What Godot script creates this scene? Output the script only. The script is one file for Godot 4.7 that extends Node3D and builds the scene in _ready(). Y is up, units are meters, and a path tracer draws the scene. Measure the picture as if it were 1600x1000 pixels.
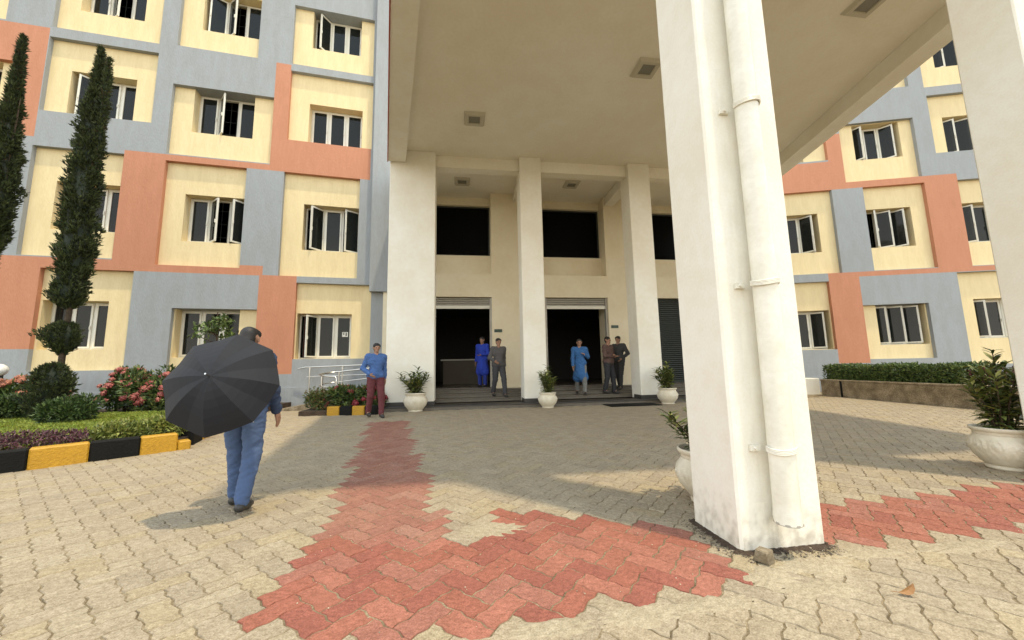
extends Node3D

var rng := RandomNumberGenerator.new()
var used := {}
var M := {}


# ------------------------------------------------------------------ mesh builder
class MB:
	var v := PackedVector3Array()
	var n := PackedVector3Array()
	var c := PackedColorArray()
	var ix := PackedInt32Array()
	var xf := Transform3D.IDENTITY
	var col := Color(1, 1, 1)

	func vert(p: Vector3, nn: Vector3) -> int:
		v.append(xf * p)
		n.append((xf.basis * nn).normalized())
		c.append(col)
		return v.size() - 1

	func tri_i(a: int, b: int, d: int) -> void:
		# Godot's front faces run clockwise
		var g := (v[d] - v[a]).cross(v[b] - v[a])
		if g.dot(n[a] + n[b] + n[d]) < 0.0:
			ix.append(a)
			ix.append(d)
			ix.append(b)
		else:
			ix.append(a)
			ix.append(b)
			ix.append(d)

	func tri(a: Vector3, b: Vector3, d: Vector3, out := Vector3.ZERO) -> void:
		var g := (d - a).cross(b - a).normalized()
		if out != Vector3.ZERO and g.dot(out) < 0.0:
			g = -g
		tri_i(vert(a, g), vert(b, g), vert(d, g))

	func quad(a: Vector3, b: Vector3, d: Vector3, e: Vector3, out: Vector3) -> void:
		var g := (d - a).cross(b - a).normalized()
		if g.dot(out) < 0.0:
			g = -g
		var i := vert(a, g)
		var j := vert(b, g)
		var k := vert(d, g)
		var l := vert(e, g)
		tri_i(i, j, k)
		tri_i(i, k, l)

	func box(a: Vector3, b: Vector3) -> void:
		var p := []
		for k in 8:
			p.append(Vector3(b.x if k & 1 else a.x, b.y if k & 2 else a.y, b.z if k & 4 else a.z))
		quad(p[0], p[2], p[6], p[4], Vector3(-1, 0, 0))
		quad(p[1], p[3], p[7], p[5], Vector3(1, 0, 0))
		quad(p[0], p[1], p[5], p[4], Vector3(0, -1, 0))
		quad(p[2], p[3], p[7], p[6], Vector3(0, 1, 0))
		quad(p[0], p[1], p[3], p[2], Vector3(0, 0, -1))
		quad(p[4], p[5], p[7], p[6], Vector3(0, 0, 1))

	# a box whose twelve edges are chamfered
	func cham(a: Vector3, b: Vector3, e: float) -> void:
		var mid := (a + b) / 2
		var h := (b - a) / 2
		var pt := func(s: Vector3, ax: int) -> Vector3:
			var q := Vector3(s.x * (h.x - e), s.y * (h.y - e), s.z * (h.z - e))
			q[ax] = s[ax] * h[ax]
			return mid + q
		for ax in 3:
			for s in [-1.0, 1.0]:
				var u := (ax + 1) % 3
				var w := (ax + 2) % 3
				var q := []
				for k in [[-1, -1], [1, -1], [1, 1], [-1, 1]]:
					var sg := Vector3.ZERO
					sg[ax] = s
					sg[u] = k[0]
					sg[w] = k[1]
					q.append(pt.call(sg, ax))
				var o := Vector3.ZERO
				o[ax] = s
				quad(q[0], q[1], q[2], q[3], o)
		for ax in 3:
			var u := (ax + 1) % 3
			var w := (ax + 2) % 3
			for k in [[-1, -1], [1, -1], [1, 1], [-1, 1]]:
				var q := []
				for t in [[-1.0, u], [-1.0, w], [1.0, w], [1.0, u]]:
					var sg := Vector3.ZERO
					sg[ax] = t[0]
					sg[u] = k[0]
					sg[w] = k[1]
					q.append(pt.call(sg, t[1]))
				var o := Vector3.ZERO
				o[u] = k[0]
				o[w] = k[1]
				quad(q[0], q[1], q[2], q[3], o)
		for k in 8:
			var sg := Vector3(1 if k & 1 else -1, 1 if k & 2 else -1, 1 if k & 4 else -1)
			tri(pt.call(sg, 0), pt.call(sg, 1), pt.call(sg, 2), sg)

	# an upright prism over a convex or concave outline in x and z
	func prism(poly: PackedVector2Array, y0: float, y1: float) -> void:
		var t := Geometry2D.triangulate_polygon(poly)
		for k in range(0, t.size(), 3):
			var a := poly[t[k]]
			var b := poly[t[k + 1]]
			var d := poly[t[k + 2]]
			tri(Vector3(a.x, y1, a.y), Vector3(b.x, y1, b.y), Vector3(d.x, y1, d.y), Vector3.UP)
			tri(Vector3(a.x, y0, a.y), Vector3(b.x, y0, b.y), Vector3(d.x, y0, d.y), Vector3.DOWN)
		var cw := Geometry2D.is_polygon_clockwise(poly)
		for k in poly.size():
			var a := poly[k]
			var b := poly[(k + 1) % poly.size()]
			var o := Vector3(b.y - a.y, 0, a.x - b.x)
			if cw:
				o = -o
			quad(Vector3(a.x, y0, a.y), Vector3(b.x, y0, b.y), Vector3(b.x, y1, b.y), Vector3(a.x, y1, a.y), o)

	func tube(pts: Array, rad, sides := 8, caps := true) -> void:
		var side := Vector3.ZERO
		var rows := []
		for k in pts.size():
			var d: Vector3 = (pts[mini(k + 1, pts.size() - 1)] - pts[maxi(k - 1, 0)]).normalized()
			if side == Vector3.ZERO:
				side = d.cross(Vector3.UP if absf(d.y) < 0.9 else Vector3.RIGHT).normalized()
			side = (side - d * side.dot(d)).normalized()
			var up := d.cross(side)
			var r: float = rad[k] if rad is Array else rad
			var row := []
			for s in sides:
				var a := TAU * s / sides
				var o := side * cos(a) + up * sin(a)
				row.append(vert(pts[k] + o * r, o))
			rows.append(row)
			if caps and (k == 0 or k == pts.size() - 1):
				var o := -d if k == 0 else d
				var m := vert(pts[k], o)
				var ring := []
				for s in sides:
					var a := TAU * s / sides
					ring.append(vert(pts[k] + (side * cos(a) + up * sin(a)) * r, o))
				for s in sides:
					tri_i(m, ring[s], ring[(s + 1) % sides])
		for k in pts.size() - 1:
			for s in sides:
				var t := (s + 1) % sides
				tri_i(rows[k][s], rows[k][t], rows[k + 1][t])
				tri_i(rows[k][s], rows[k + 1][t], rows[k + 1][s])

	# a turned shape: profile of (radius, height); wob(angle, k) moves the radius
	func lathe(prof: Array, sides := 32, wob = null) -> void:
		var rows := []
		for k in prof.size():
			var d: Vector2 = prof[mini(k + 1, prof.size() - 1)] - prof[maxi(k - 1, 0)]
			var o2 := Vector2(d.y, -d.x).normalized()
			var row := []
			for s in sides:
				var a := TAU * s / sides
				var r: float = prof[k].x
				if wob != null:
					r += wob.call(a, prof[k].y)
				row.append(vert(Vector3(cos(a) * r, prof[k].y, sin(a) * r), Vector3(cos(a) * o2.x, o2.y, sin(a) * o2.x)))
			rows.append(row)
		if wob != null:
			for k in prof.size():
				for s in sides:
					var du: Vector3 = v[rows[k][(s + 1) % sides]] - v[rows[k][(s + sides - 1) % sides]]
					var dv: Vector3 = v[rows[mini(k + 1, prof.size() - 1)][s]] - v[rows[maxi(k - 1, 0)][s]]
					var g := du.cross(dv)
					if g.length() > 1e-12:
						g = g.normalized()
						n[rows[k][s]] = g if g.dot(n[rows[k][s]]) > 0.0 else -g
		for k in prof.size() - 1:
			for s in sides:
				var t := (s + 1) % sides
				tri_i(rows[k][s], rows[k][t], rows[k + 1][t])
				tri_i(rows[k][s], rows[k + 1][t], rows[k + 1][s])

	# a leaf folded along its middle: base, direction, length, width, droop
	func leaf(at: Vector3, d: Vector3, side: Vector3, ln: float, w: float, droop := 0.15) -> void:
		var up := side.cross(d).normalized()
		var m := at + d * ln * 0.45 + up * ln * droop * 0.3
		var tip := at + d * ln - up * ln * droop
		var l := m + side * w * 0.5 + up * w * 0.14
		var r := m - side * w * 0.5 + up * w * 0.14
		var g1 := (l - at).cross(tip - at).normalized()
		var g2 := (tip - at).cross(r - at).normalized()
		if g1.dot(up) < 0:
			g1 = -g1
		if g2.dot(up) < 0:
			g2 = -g2
		tri_i(vert(at, g1), vert(l, g1), vert(tip, g1))
		tri_i(vert(at, g2), vert(tip, g2), vert(r, g2))

	# a long leaf of four bends
	func blade(at: Vector3, d: Vector3, side: Vector3, ln: float, w: float, bend: float) -> void:
		var dir := d
		var p := at
		var prev := []
		var wid := [0.25, 0.8, 1.0, 0.7, 0.02]
		for k in 5:
			var up := side.cross(dir).normalized()
			var hw: float = w * 0.5 * wid[k]
			var row := [p + side * hw + up * hw * 0.35, p, p - side * hw + up * hw * 0.35]
			if k > 0:
				for j in 2:
					var g: Vector3 = (row[j] - prev[j]).cross(prev[j + 1] - prev[j]).normalized()
					if g.dot(up) < 0:
						g = -g
					var a := vert(prev[j], g)
					var b := vert(prev[j + 1], g)
					var e := vert(row[j + 1], g)
					var f := vert(row[j], g)
					tri_i(a, b, e)
					tri_i(a, e, f)
			prev = row
			p += dir * ln / 4
			dir = (dir - up * bend * 0.25 + Vector3.DOWN * 0.05).normalized()

	func mesh() -> ArrayMesh:
		var a := []
		a.resize(Mesh.ARRAY_MAX)
		a[Mesh.ARRAY_VERTEX] = v
		a[Mesh.ARRAY_NORMAL] = n
		a[Mesh.ARRAY_COLOR] = c
		a[Mesh.ARRAY_INDEX] = ix
		var m := ArrayMesh.new()
		m.add_surface_from_arrays(Mesh.PRIMITIVE_TRIANGLES, a)
		return m


# ------------------------------------------------------------------ soft bodies (distance field, surface nets)
class Soft:
	# bones: [a, b, radius a, radius b, flatten z]
	static func build(mb: MB, bones: Array, cell: float, blend: float) -> void:
		var lo := Vector3.ONE * 1e9
		var hi := -lo
		for b in bones:
			var r: float = maxf(b[2], b[3]) + blend + 2 * cell
			for p in [b[0], b[1]]:
				lo = lo.min(p - Vector3.ONE * r)
				hi = hi.max(p + Vector3.ONE * r)
		var nx := int((hi.x - lo.x) / cell) + 2
		var ny := int((hi.y - lo.y) / cell) + 2
		var nz := int((hi.z - lo.z) / cell) + 2
		var f := PackedFloat32Array()
		f.resize(nx * ny * nz)
		f.fill(1.0)
		for b in bones:
			var pa: Vector3 = b[0]
			var ba: Vector3 = b[1] - pa
			var ra: float = b[2]
			var rb: float = b[3]
			var den := maxf(ba.length_squared(), 1e-8)
			var r := maxf(ra, rb) + blend + 2 * cell
			var l0: Vector3 = (pa.min(b[1]) - Vector3.ONE * r - lo) / cell
			var h0: Vector3 = (pa.max(b[1]) + Vector3.ONE * r - lo) / cell
			for z in range(maxi(int(l0.z), 0), mini(int(h0.z) + 1, nz)):
				for y in range(maxi(int(l0.y), 0), mini(int(h0.y) + 1, ny)):
					var row := (z * ny + y) * nx
					for x in range(maxi(int(l0.x), 0), mini(int(h0.x) + 1, nx)):
						var p := Vector3(x, y, z) * cell + lo - pa
						var t := clampf(p.dot(ba) / den, 0.0, 1.0)
						var d := (p - ba * t).length() - lerpf(ra, rb, t)
						var o := f[row + x]
						var h := maxf(blend - absf(o - d), 0.0)
						f[row + x] = minf(o, d) - h * h / (4.0 * blend)
		var at := {}
		var sx := [0, 1, 0, 1, 0, 1, 0, 1]
		var sy := [0, 0, 1, 1, 0, 0, 1, 1]
		var sz := [0, 0, 0, 0, 1, 1, 1, 1]
		var edges := [[0, 1], [2, 3], [4, 5], [6, 7], [0, 2], [1, 3], [4, 6], [5, 7], [0, 4], [1, 5], [2, 6], [3, 7]]
		for z in nz - 1:
			for y in ny - 1:
				var row := (z * ny + y) * nx
				for x in nx - 1:
					var i := row + x
					var f0 := f[i]
					if absf(f0) > 2.5 * cell:
						continue
					var k := PackedFloat32Array([f0, f[i + 1], f[i + nx], f[i + nx + 1], f[i + nx * ny], f[i + nx * ny + 1], f[i + nx * ny + nx], f[i + nx * ny + nx + 1]])
					var inside := 0
					for q in 8:
						if k[q] < 0:
							inside += 1
					if inside == 0 or inside == 8:
						continue
					var s := Vector3.ZERO
					var m := 0
					for e in edges:
						var a := k[e[0]]
						var b := k[e[1]]
						if (a < 0) != (b < 0):
							var t := a / (a - b)
							s += Vector3(lerpf(sx[e[0]], sx[e[1]], t), lerpf(sy[e[0]], sy[e[1]], t), lerpf(sz[e[0]], sz[e[1]], t))
							m += 1
					var g := Vector3(k[1] + k[3] + k[5] + k[7] - k[0] - k[2] - k[4] - k[6], k[2] + k[3] + k[6] + k[7] - k[0] - k[1] - k[4] - k[5], k[4] + k[5] + k[6] + k[7] - k[0] - k[1] - k[2] - k[3])
					at[i] = mb.vert((Vector3(x, y, z) + s / m) * cell + lo, g)
		var step := [1, nx, nx * ny]
		for i in at:
			for ax in 3:
				var j: int = i + step[ax]
				if j >= f.size() or (f[i] < 0) == (f[j] < 0):
					continue
				var u: int = step[(ax + 1) % 3]
				var w: int = step[(ax + 2) % 3]
				var a: int = at.get(i, -1)
				var b: int = at.get(i - u, -1)
				var d: int = at.get(i - u - w, -1)
				var e: int = at.get(i - w, -1)
				if b < 0 or d < 0 or e < 0:
					continue
				mb.tri_i(a, b, d)
				mb.tri_i(a, d, e)


# ------------------------------------------------------------------ nodes
func numbered(s: String) -> String:
	used[s] = used.get(s, -1) + 1
	return s if used[s] == 0 else "%s_%03d" % [s, used[s]]


func tag(o: Node3D, label := "", category := "", group := "", kind := "") -> Node3D:
	if label:
		o.set_meta("label", label)
	if category:
		o.set_meta("category", category)
	if group:
		o.set_meta("group", group)
	if kind:
		o.set_meta("kind", kind)
	return o


func thing(called: String, label: String, category: String, at := Vector3.ZERO, turn := 0.0, group := "") -> Node3D:
	var o := Node3D.new()
	o.name = numbered(called)
	add_child(o)
	o.position = at
	o.rotation.y = turn
	return tag(o, label, category, group)


func obj(called: String, mb, m: Material, parent: Node3D = null) -> MeshInstance3D:
	var o := MeshInstance3D.new()
	o.mesh = mb.mesh() if mb is MB else mb
	o.material_override = m
	if parent == null:
		o.name = numbered(called)
		add_child(o)
	else:
		o.name = called
		parent.add_child(o, true)
	return o


func dup(o: Node3D, at: Vector3, turn: float, label: String, group := "") -> Node3D:
	var r: Node3D = o.duplicate()
	r.name = numbered(String(o.name).rstrip("0123456789").trim_suffix("_"))
	add_child(r)
	r.position = at
	r.rotation.y = turn
	r.set_meta("label", label)
	if group:
		r.set_meta("group", group)
	return r


func boxes(list: Array) -> MB:
	var mb := MB.new()
	for b in list:
		mb.box(b[0], b[1])
	return mb


# ------------------------------------------------------------------ materials
func bytes_of(freq: float, oct: int, seed_: int, size: int) -> PackedByteArray:
	var f := FastNoiseLite.new()
	f.seed = seed_
	f.frequency = freq
	f.noise_type = FastNoiseLite.TYPE_SIMPLEX_SMOOTH
	f.fractal_octaves = oct
	return f.get_seamless_image(size, size).get_data()


# layers: [frequency, octaves, weight]; the mix is stretched to lo..hi; rgb tint of the dark end
func mottle(layers: Array, lo: float, hi: float, dark: Color, size := 512, specks := 0.0) -> ImageTexture:
	var sums := PackedFloat32Array()
	sums.resize(size * size)
	var tot := 0.0
	for k in layers.size():
		var b := bytes_of(layers[k][0], layers[k][1], 11 + k * 7 + int(lo * 100), size)
		var w: float = layers[k][2]
		tot += w
		for i in sums.size():
			sums[i] += b[i] * w
	var out := PackedByteArray()
	out.resize(size * size * 3)
	for i in sums.size():
		var t := clampf(sums[i] / tot / 255.0, 0, 1)
		t = clampf((t - 0.25) / 0.5, 0, 1)
		if specks > 0 and rng.randf() < specks:
			t *= rng.randf_range(0.1, 0.8)
		var q := lerpf(lo, hi, t)
		out[i * 3] = int(clampf(q * lerpf(dark.r, 1, t), 0, 1) * 255)
		out[i * 3 + 1] = int(clampf(q * lerpf(dark.g, 1, t), 0, 1) * 255)
		out[i * 3 + 2] = int(clampf(q * lerpf(dark.b, 1, t), 0, 1) * 255)
	return ImageTexture.create_from_image(Image.create_from_data(size, size, false, Image.FORMAT_RGB8, out))


func bumps(freq: float, oct: int, strength: float, size := 512) -> NoiseTexture2D:
	var f := FastNoiseLite.new()
	f.seed = 5
	f.frequency = freq
	f.noise_type = FastNoiseLite.TYPE_SIMPLEX_SMOOTH
	f.fractal_octaves = oct
	var t := NoiseTexture2D.new()
	t.noise = f
	t.width = size
	t.height = size
	t.seamless = true
	t.as_normal_map = true
	t.bump_strength = strength
	return t


func mat(r: float, g: float, b: float, rough := 0.8, tex: Texture2D = null, scale := 1.0, nrm: Texture2D = null, ns := 1.0) -> StandardMaterial3D:
	var m := StandardMaterial3D.new()
	m.albedo_color = Color(r, g, b).linear_to_srgb()
	m.roughness = rough
	if tex:
		m.albedo_texture = tex
	if nrm:
		m.normal_enabled = true
		m.normal_texture = nrm
		m.normal_scale = ns
	if tex or nrm:
		m.uv1_triplanar = true
		m.uv1_world_triplanar = true
		m.uv1_scale = Vector3.ONE * scale
	return m


func leafy(rough := 0.55, back := 0.25) -> StandardMaterial3D:
	var m := mat(1, 1, 1, rough)
	m.vertex_color_use_as_albedo = true
	m.backlight_enabled = true
	m.backlight = Color(back, back, back * 0.6)
	m.cull_mode = BaseMaterial3D.CULL_DISABLED
	return m


func make_materials() -> void:
	var plaster := mottle([[0.004, 4, 1.0], [0.03, 3, 0.5], [0.2, 2, 0.5]], 0.962, 1.0, Color(1.0, 0.98, 0.95))
	var worn := mottle([[0.006, 5, 1.0], [0.05, 3, 0.5], [0.3, 2, 0.4]], 0.9, 1.0, Color(1.0, 0.985, 0.95))
	var streak := mottle([[0.012, 4, 1.0], [0.05, 3, 0.8], [0.2, 2, 0.4]], 0.95, 1.0, Color(1.0, 0.99, 0.97))
	var stone := mottle([[0.01, 4, 0.35], [0.06, 4, 0.6], [0.3, 2, 1.1]], 0.74, 1.0, Color(1.0, 0.97, 0.92), 512, 0.03)
	var dirt := mottle([[0.01, 5, 1.0], [0.1, 3, 0.8], [0.35, 2, 0.6]], 0.5, 1.0, Color(1.0, 0.95, 0.85), 512, 0.02)
	var fine := bumps(0.15, 3, 2.0)
	var rough := bumps(0.08, 5, 5.0)
	M.white = mat(0.82, 0.8, 0.715, 0.7, plaster, 0.4, fine, 0.1)
	M.soffit = mat(0.83, 0.8, 0.7, 0.9, plaster, 0.12)
	M.wall = mat(0.76, 0.685, 0.51, 0.8, plaster, 0.3, fine, 0.1)
	M.cream = mat(0.77, 0.63, 0.365, 0.8, streak, 0.5, fine, 0.12)
	M.cream.uv1_scale = Vector3(0.5, 0.09, 0.5)
	M.grey = mat(0.31, 0.33, 0.345, 0.8, streak, 0.5, fine, 0.15)
	M.grey.uv1_scale = Vector3(0.45, 0.1, 0.45)
	M.salmon = mat(0.51, 0.225, 0.13, 0.8, streak, 0.5, fine, 0.15)
	M.salmon.uv1_scale = Vector3(0.45, 0.1, 0.45)
	M.trim = mat(0.4, 0.09, 0.05, 0.7)
	M.frame = mat(0.7, 0.675, 0.58, 0.45)
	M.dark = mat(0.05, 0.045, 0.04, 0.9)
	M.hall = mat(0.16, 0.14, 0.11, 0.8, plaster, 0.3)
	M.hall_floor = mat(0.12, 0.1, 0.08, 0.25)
	M.glass = mat(0.014, 0.016, 0.014, 0.05)
	M.glass.transparency = BaseMaterial3D.TRANSPARENCY_ALPHA
	M.glass.albedo_color.a = 0.85
	M.glass.metallic_specular = 0.33
	M.tint = mat(0.003, 0.003, 0.003, 0.3)
	M.tint.metallic_specular = 0.15
	M.tint.transparency = BaseMaterial3D.TRANSPARENCY_ALPHA
	M.tint.albedo_color.a = 0.93
	M.steel = mat(0.62, 0.6, 0.56, 0.28)
	M.steel.metallic = 1.0
	M.zinc = mat(0.42, 0.4, 0.36, 0.5, worn, 0.8)
	M.zinc.metallic = 0.3
	M.shutter = mat(0.03, 0.036, 0.031, 0.5)
	M.step = mat(0.17, 0.15, 0.12, 0.55, stone, 0.7, rough, 0.3)
	M.step_dark = mat(0.06, 0.055, 0.05, 0.5, stone, 0.7)
	M.paver = mat(1, 1, 1, 0.9, stone, 0.75, rough, 0.6)
	M.paver.vertex_color_use_as_albedo = true
	M.sand = mat(0.38, 0.305, 0.195, 1.0, dirt, 0.8, rough, 0.6)
	M.soil = mat(0.09, 0.06, 0.04, 1.0, dirt, 0.8, rough, 0.8)
	M.lawn = mat(0.15, 0.2, 0.04, 1.0, dirt, 1.2, rough, 0.8)
	M.concrete = mat(0.42, 0.35, 0.25, 0.9, dirt, 0.5, rough, 0.5)
	M.pot = mat(0.72, 0.66, 0.53, 0.7, worn, 1.5, rough, 0.35)
	M.yellow = mat(0.6, 0.33, 0.015, 0.6, stone, 0.9, rough, 0.5)
	M.black = mat(0.012, 0.0125, 0.012, 0.7, stone, 0.9, rough, 0.5)
	M.black.metallic_specular = 0.25
	M.drift = mat(0.44, 0.375, 0.265, 1.0, stone, 0.75, rough, 0.5)
	M.pipe = mat(0.8, 0.775, 0.685, 0.4, worn, 0.9)
	M.bark = mat(0.12, 0.085, 0.055, 0.95, dirt, 2.0, rough, 1.0)
	M.leaf = leafy()
	M.conifer = leafy(0.8, 0.12)
	M.petal = leafy(0.6, 0.35)
	M.globe = mat(0.75, 0.74, 0.7, 0.3)
	M.fitting = mat(0.5, 0.46, 0.36, 0.6)
	M.diffuser = mat(0.2, 0.19, 0.15, 0.4)
	M.plate = mat(0.02, 0.05, 0.03, 0.4)
	M.print = mat(0.55, 0.55, 0.5, 0.6)
	M.paper = mat(0.75, 0.73, 0.66, 0.8)


# ------------------------------------------------------------------ the scene
func _ready() -> void:
	rng.seed = 20240
	# camera
	var cam := Camera3D.new()
	cam.name = "camera"
	cam.fov = 80.686
	cam.near = 0.05
	cam.far = 400.0
	cam.transform = Transform3D(Basis(Vector3(0.9907926, -0.0187327, 0.1340864), Vector3(0.0014092, 0.9917549, 0.1281417), Vector3(-0.1353813, -0.1267730, 0.9826497)).orthonormalized(), Vector3(0, 1, 0))
	add_child(cam)
	cam.current = true
	# sky: bright, warm, hazy
	var env := Environment.new()
	env.background_mode = Environment.BG_SKY
	var sm := ProceduralSkyMaterial.new()
	sm.sky_top_color = Color(0.62, 0.68, 0.74)
	sm.sky_horizon_color = Color(0.93, 0.9, 0.835)
	sm.sky_curve = 0.25
	sm.ground_bottom_color = Color(0.45, 0.4, 0.3)
	sm.ground_horizon_color = Color(0.75, 0.7, 0.6)
	sm.sky_energy_multiplier = 1.6
	sm.sun_angle_max = 4.0
	env.sky = Sky.new()
	env.sky.sky_material = sm
	env.tonemap_mode = Environment.TONE_MAPPER_LINEAR
	env.tonemap_exposure = 1.33
	env.sdfgi_enabled = true
	env.ssao_enabled = true
	env.ssil_enabled = true
	var we := WorldEnvironment.new()
	we.name = "world_environment"
	we.environment = env
	add_child(we)
	# high sun from the right, behind the camera
	var sun := DirectionalLight3D.new()
	sun.name = "sun"
	sun.light_energy = 0.85
	sun.light_color = Color(1.0, 0.94, 0.82)
	sun.light_angular_distance = 1.6
	sun.shadow_enabled = true
	add_child(sun)
	sun.look_at_from_position(Vector3.ZERO, -Vector3(0.7, 3.2, 0.72), Vector3(0, 0, -1))

	make_materials()
	ground()
	left_wing()
	right_wing()
	entrance_block()
	porch()
	steps()
	garden()
	planter()
	ramp()
	details()
	people()


# ------------------------------------------------------------------ ground and paving
func along(pts: Array, x: float) -> float:
	for k in pts.size() - 1:
		if x >= pts[k].x and x <= pts[k + 1].x:
			return lerpf(pts[k].y, pts[k + 1].y, (x - pts[k].x) / (pts[k + 1].x - pts[k].x))
	return 0.0


func is_red(x: float, z: float) -> bool:
	var near := along([Vector2(-0.94, -1.86), Vector2(-0.62, -1.64), Vector2(-0.05, -1.6), Vector2(0.8, -1.68), Vector2(1.34, -1.76), Vector2(2, -1.98), Vector2(3.3, -1.93), Vector2(9.5, -1.95)], x)
	var far := along([Vector2(-0.97, -2.34), Vector2(0.05, -2.42), Vector2(0.13, -2.36), Vector2(0.31, -2.76), Vector2(0.6, -2.66), Vector2(1.13, -2.42), Vector2(1.5, -2.3), Vector2(2.2, -2.46), Vector2(4.5, -2.62), Vector2(9.5, -2.65)], x)
	if near != 0.0 and z < near and z > far and not (x > 1.38 and x < 2.0 and z > -2.45):
		return true
	var t := (-2.3 - z) / 5.6
	if t > 0 and t < 1.0:
		var cx := lerpf(-0.43, -1.42, t)
		return absf(x - cx) < 0.36
	return false


func paver_outline() -> PackedVector2Array:
	# an interlocking block: six unit edges, each the same zigzag, so that blocks mesh in a herringbone
	var w := 0.1125
	var base := [Vector2(0, 0), Vector2(w, 0), Vector2(2 * w, 0), Vector2(2 * w, w), Vector2(w, w), Vector2(0, w)]
	var out := PackedVector2Array()
	for k in 6:
		var a: Vector2 = base[k]
		var b: Vector2 = base[(k + 1) % 6]
		var d := b - a
		var o := Vector2(d.y, -d.x).normalized()
		out.append(a)
		out.append(a + d * 0.33 + o * 0.0062)
		out.append(a + d * 0.67 - o * 0.0062)
	for k in out.size():
		out[k] -= Vector2(w, w / 2)
	return out


func paver_mesh(seed_: int) -> ArrayMesh:
	var r := RandomNumberGenerator.new()
	r.seed = seed_
	var mb := MB.new()
	var o := paver_outline()
	var top := PackedVector2Array()
	var low := PackedVector2Array()
	for k in o.size():
		var a := o[(k + o.size() - 1) % o.size()]
		var b := o[(k + 1) % o.size()]
		var t := (b - a).normalized()
		var inw := Vector2(-t.y, t.x)
		low.append(o[k] + inw * 0.0022)
		top.append(o[k] + inw * r.randf_range(0.004, 0.008))
	var tr := Geometry2D.triangulate_polygon(top)
	var y := PackedFloat32Array()
	for k in o.size():
		y.append(r.randf_range(-0.0015, 0.0))
	var ti := []
	for k in o.size():
		ti.append(mb.vert(Vector3(top[k].x, y[k], top[k].y), Vector3.UP))
	for k in range(0, tr.size(), 3):
		mb.tri_i(ti[tr[k]], ti[tr[k + 1]], ti[tr[k + 2]])
	for k in o.size():
		var j := (k + 1) % o.size()
		var e := low[j] - low[k]
		mb.quad(Vector3(low[k].x, -0.008, low[k].y), Vector3(low[j].x, -0.008, low[j].y), Vector3(top[j].x, y[j], top[j].y), Vector3(top[k].x, y[k], top[k].y), Vector3(e.y, 0.3, -e.x))
	return mb.mesh()


func ground() -> void:
	var g := MB.new()
	g.box(Vector3(-150, -0.4, -150), Vector3(150, -0.0055, 150))
	tag(obj("ground", g, M.sand), "", "", "", "structure")
	var pave := Node3D.new()
	pave.name = "pavement"
	add_child(pave)
	tag(pave, "", "", "", "structure")
	var kinds := [paver_mesh(1), paver_mesh(2), paver_mesh(3)]
	var tans := [Color(0.43, 0.355, 0.248), Color(0.41, 0.34, 0.238), Color(0.44, 0.37, 0.262), Color(0.39, 0.325, 0.235), Color(0.42, 0.35, 0.25), Color(0.43, 0.355, 0.232)]
	var reds := [Color(0.39, 0.145, 0.095), Color(0.365, 0.128, 0.083), Color(0.41, 0.16, 0.108), Color(0.335, 0.112, 0.077), Color(0.385, 0.158, 0.113)]
	var dusty := [Color(0.38, 0.18, 0.125), Color(0.35, 0.155, 0.11), Color(0.39, 0.2, 0.145)]
	var tint_mats := []
	for c in tans + reds + dusty:
		var m: StandardMaterial3D = M.paver.duplicate()
		m.albedo_color = c.linear_to_srgb()
		m.vertex_color_use_as_albedo = false
		tint_mats.append(m)
	var w := 0.1125
	var turn := deg_to_rad(44.0)
	var all := []
	# herringbone: steps of (w, w) along the run, of (2w, -2w) across it
	for i in range(-150, 151):
		for j in range(-70, 71):
			var a := Vector2(i * w, i * w) + Vector2(j * 2 * w, -j * 2 * w)
			for q in 2:
				var cx := a.x + (w if q == 0 else 0.5 * w)
				var cz := a.y + (0.5 * w if q == 0 else 2.0 * w)
				var p := Vector2(cx, cz).rotated(turn)
				if p.x < -7.6 or p.x > 11.4 or p.y > 1.2 or p.y < -12.4:
					continue
				if p.x < -2.5 and in_bed(p):
					continue
				if p.y < -9.7 and p.x > -1.95:
					continue
				if p.x > 1.5 and p.x < 1.98 and p.y < -1.98 and p.y > -2.36:
					continue
				var red := is_red(p.x, p.y)
				var tn := rng.randi_range(0, 4) + 6 if red else rng.randi_range(0, 5)
				if red and p.y < -2.85:
					tn = rng.randi_range(11, 13)
				elif red and p.y < -2.5 and p.x < 0.0:
					tn = rng.randi_range(10, 13)
				var rot := -turn + (0.0 if q == 0 else -PI / 2) + rng.randf_range(-0.012, 0.012) + (PI if rng.randf() < 0.5 else 0.0)
				var b := Basis(Vector3(0, 1, 0), rot)
				b = Basis(Vector3(1, 0, 0), rng.randf_range(-0.012, 0.012)) * Basis(Vector3(0, 0, 1), rng.randf_range(-0.012, 0.012)) * b
				var dist := p.length() if p.y < -1.3 and absf(p.x + 0.13 * p.y) < -p.y * 1.45 else 100.0 + p.length()
				all.append([dist, tn, Transform3D(b, Vector3(p.x, rng.randf_range(-0.0025, 0.0015), p.y)), rng.randi_range(0, 2)])
	all.sort_custom(func(a, b): return a[0] < b[0])
	for k in 300:
		var a: Array = all[k]
		var o := obj("paver", kinds[a[3]], tint_mats[a[1]], pave)
		o.transform = a[2]
	var mm := MultiMesh.new()
	mm.transform_format = MultiMesh.TRANSFORM_3D
	mm.use_colors = true
	mm.mesh = kinds[0]
	mm.instance_count = all.size() - 300
	for k in range(300, all.size()):
		mm.set_instance_transform(k - 300, all[k][2])
		var c: Color = (tans + reds + dusty)[all[k][1]]
		mm.set_instance_color(k - 300, c)
	var mi := MultiMeshInstance3D.new()
	mi.name = "paver_field"
	mi.multimesh = mm
	mi.material_override = M.paver
	pave.add_child(mi)
	mi.set_meta("kind", "stuff")


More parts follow.
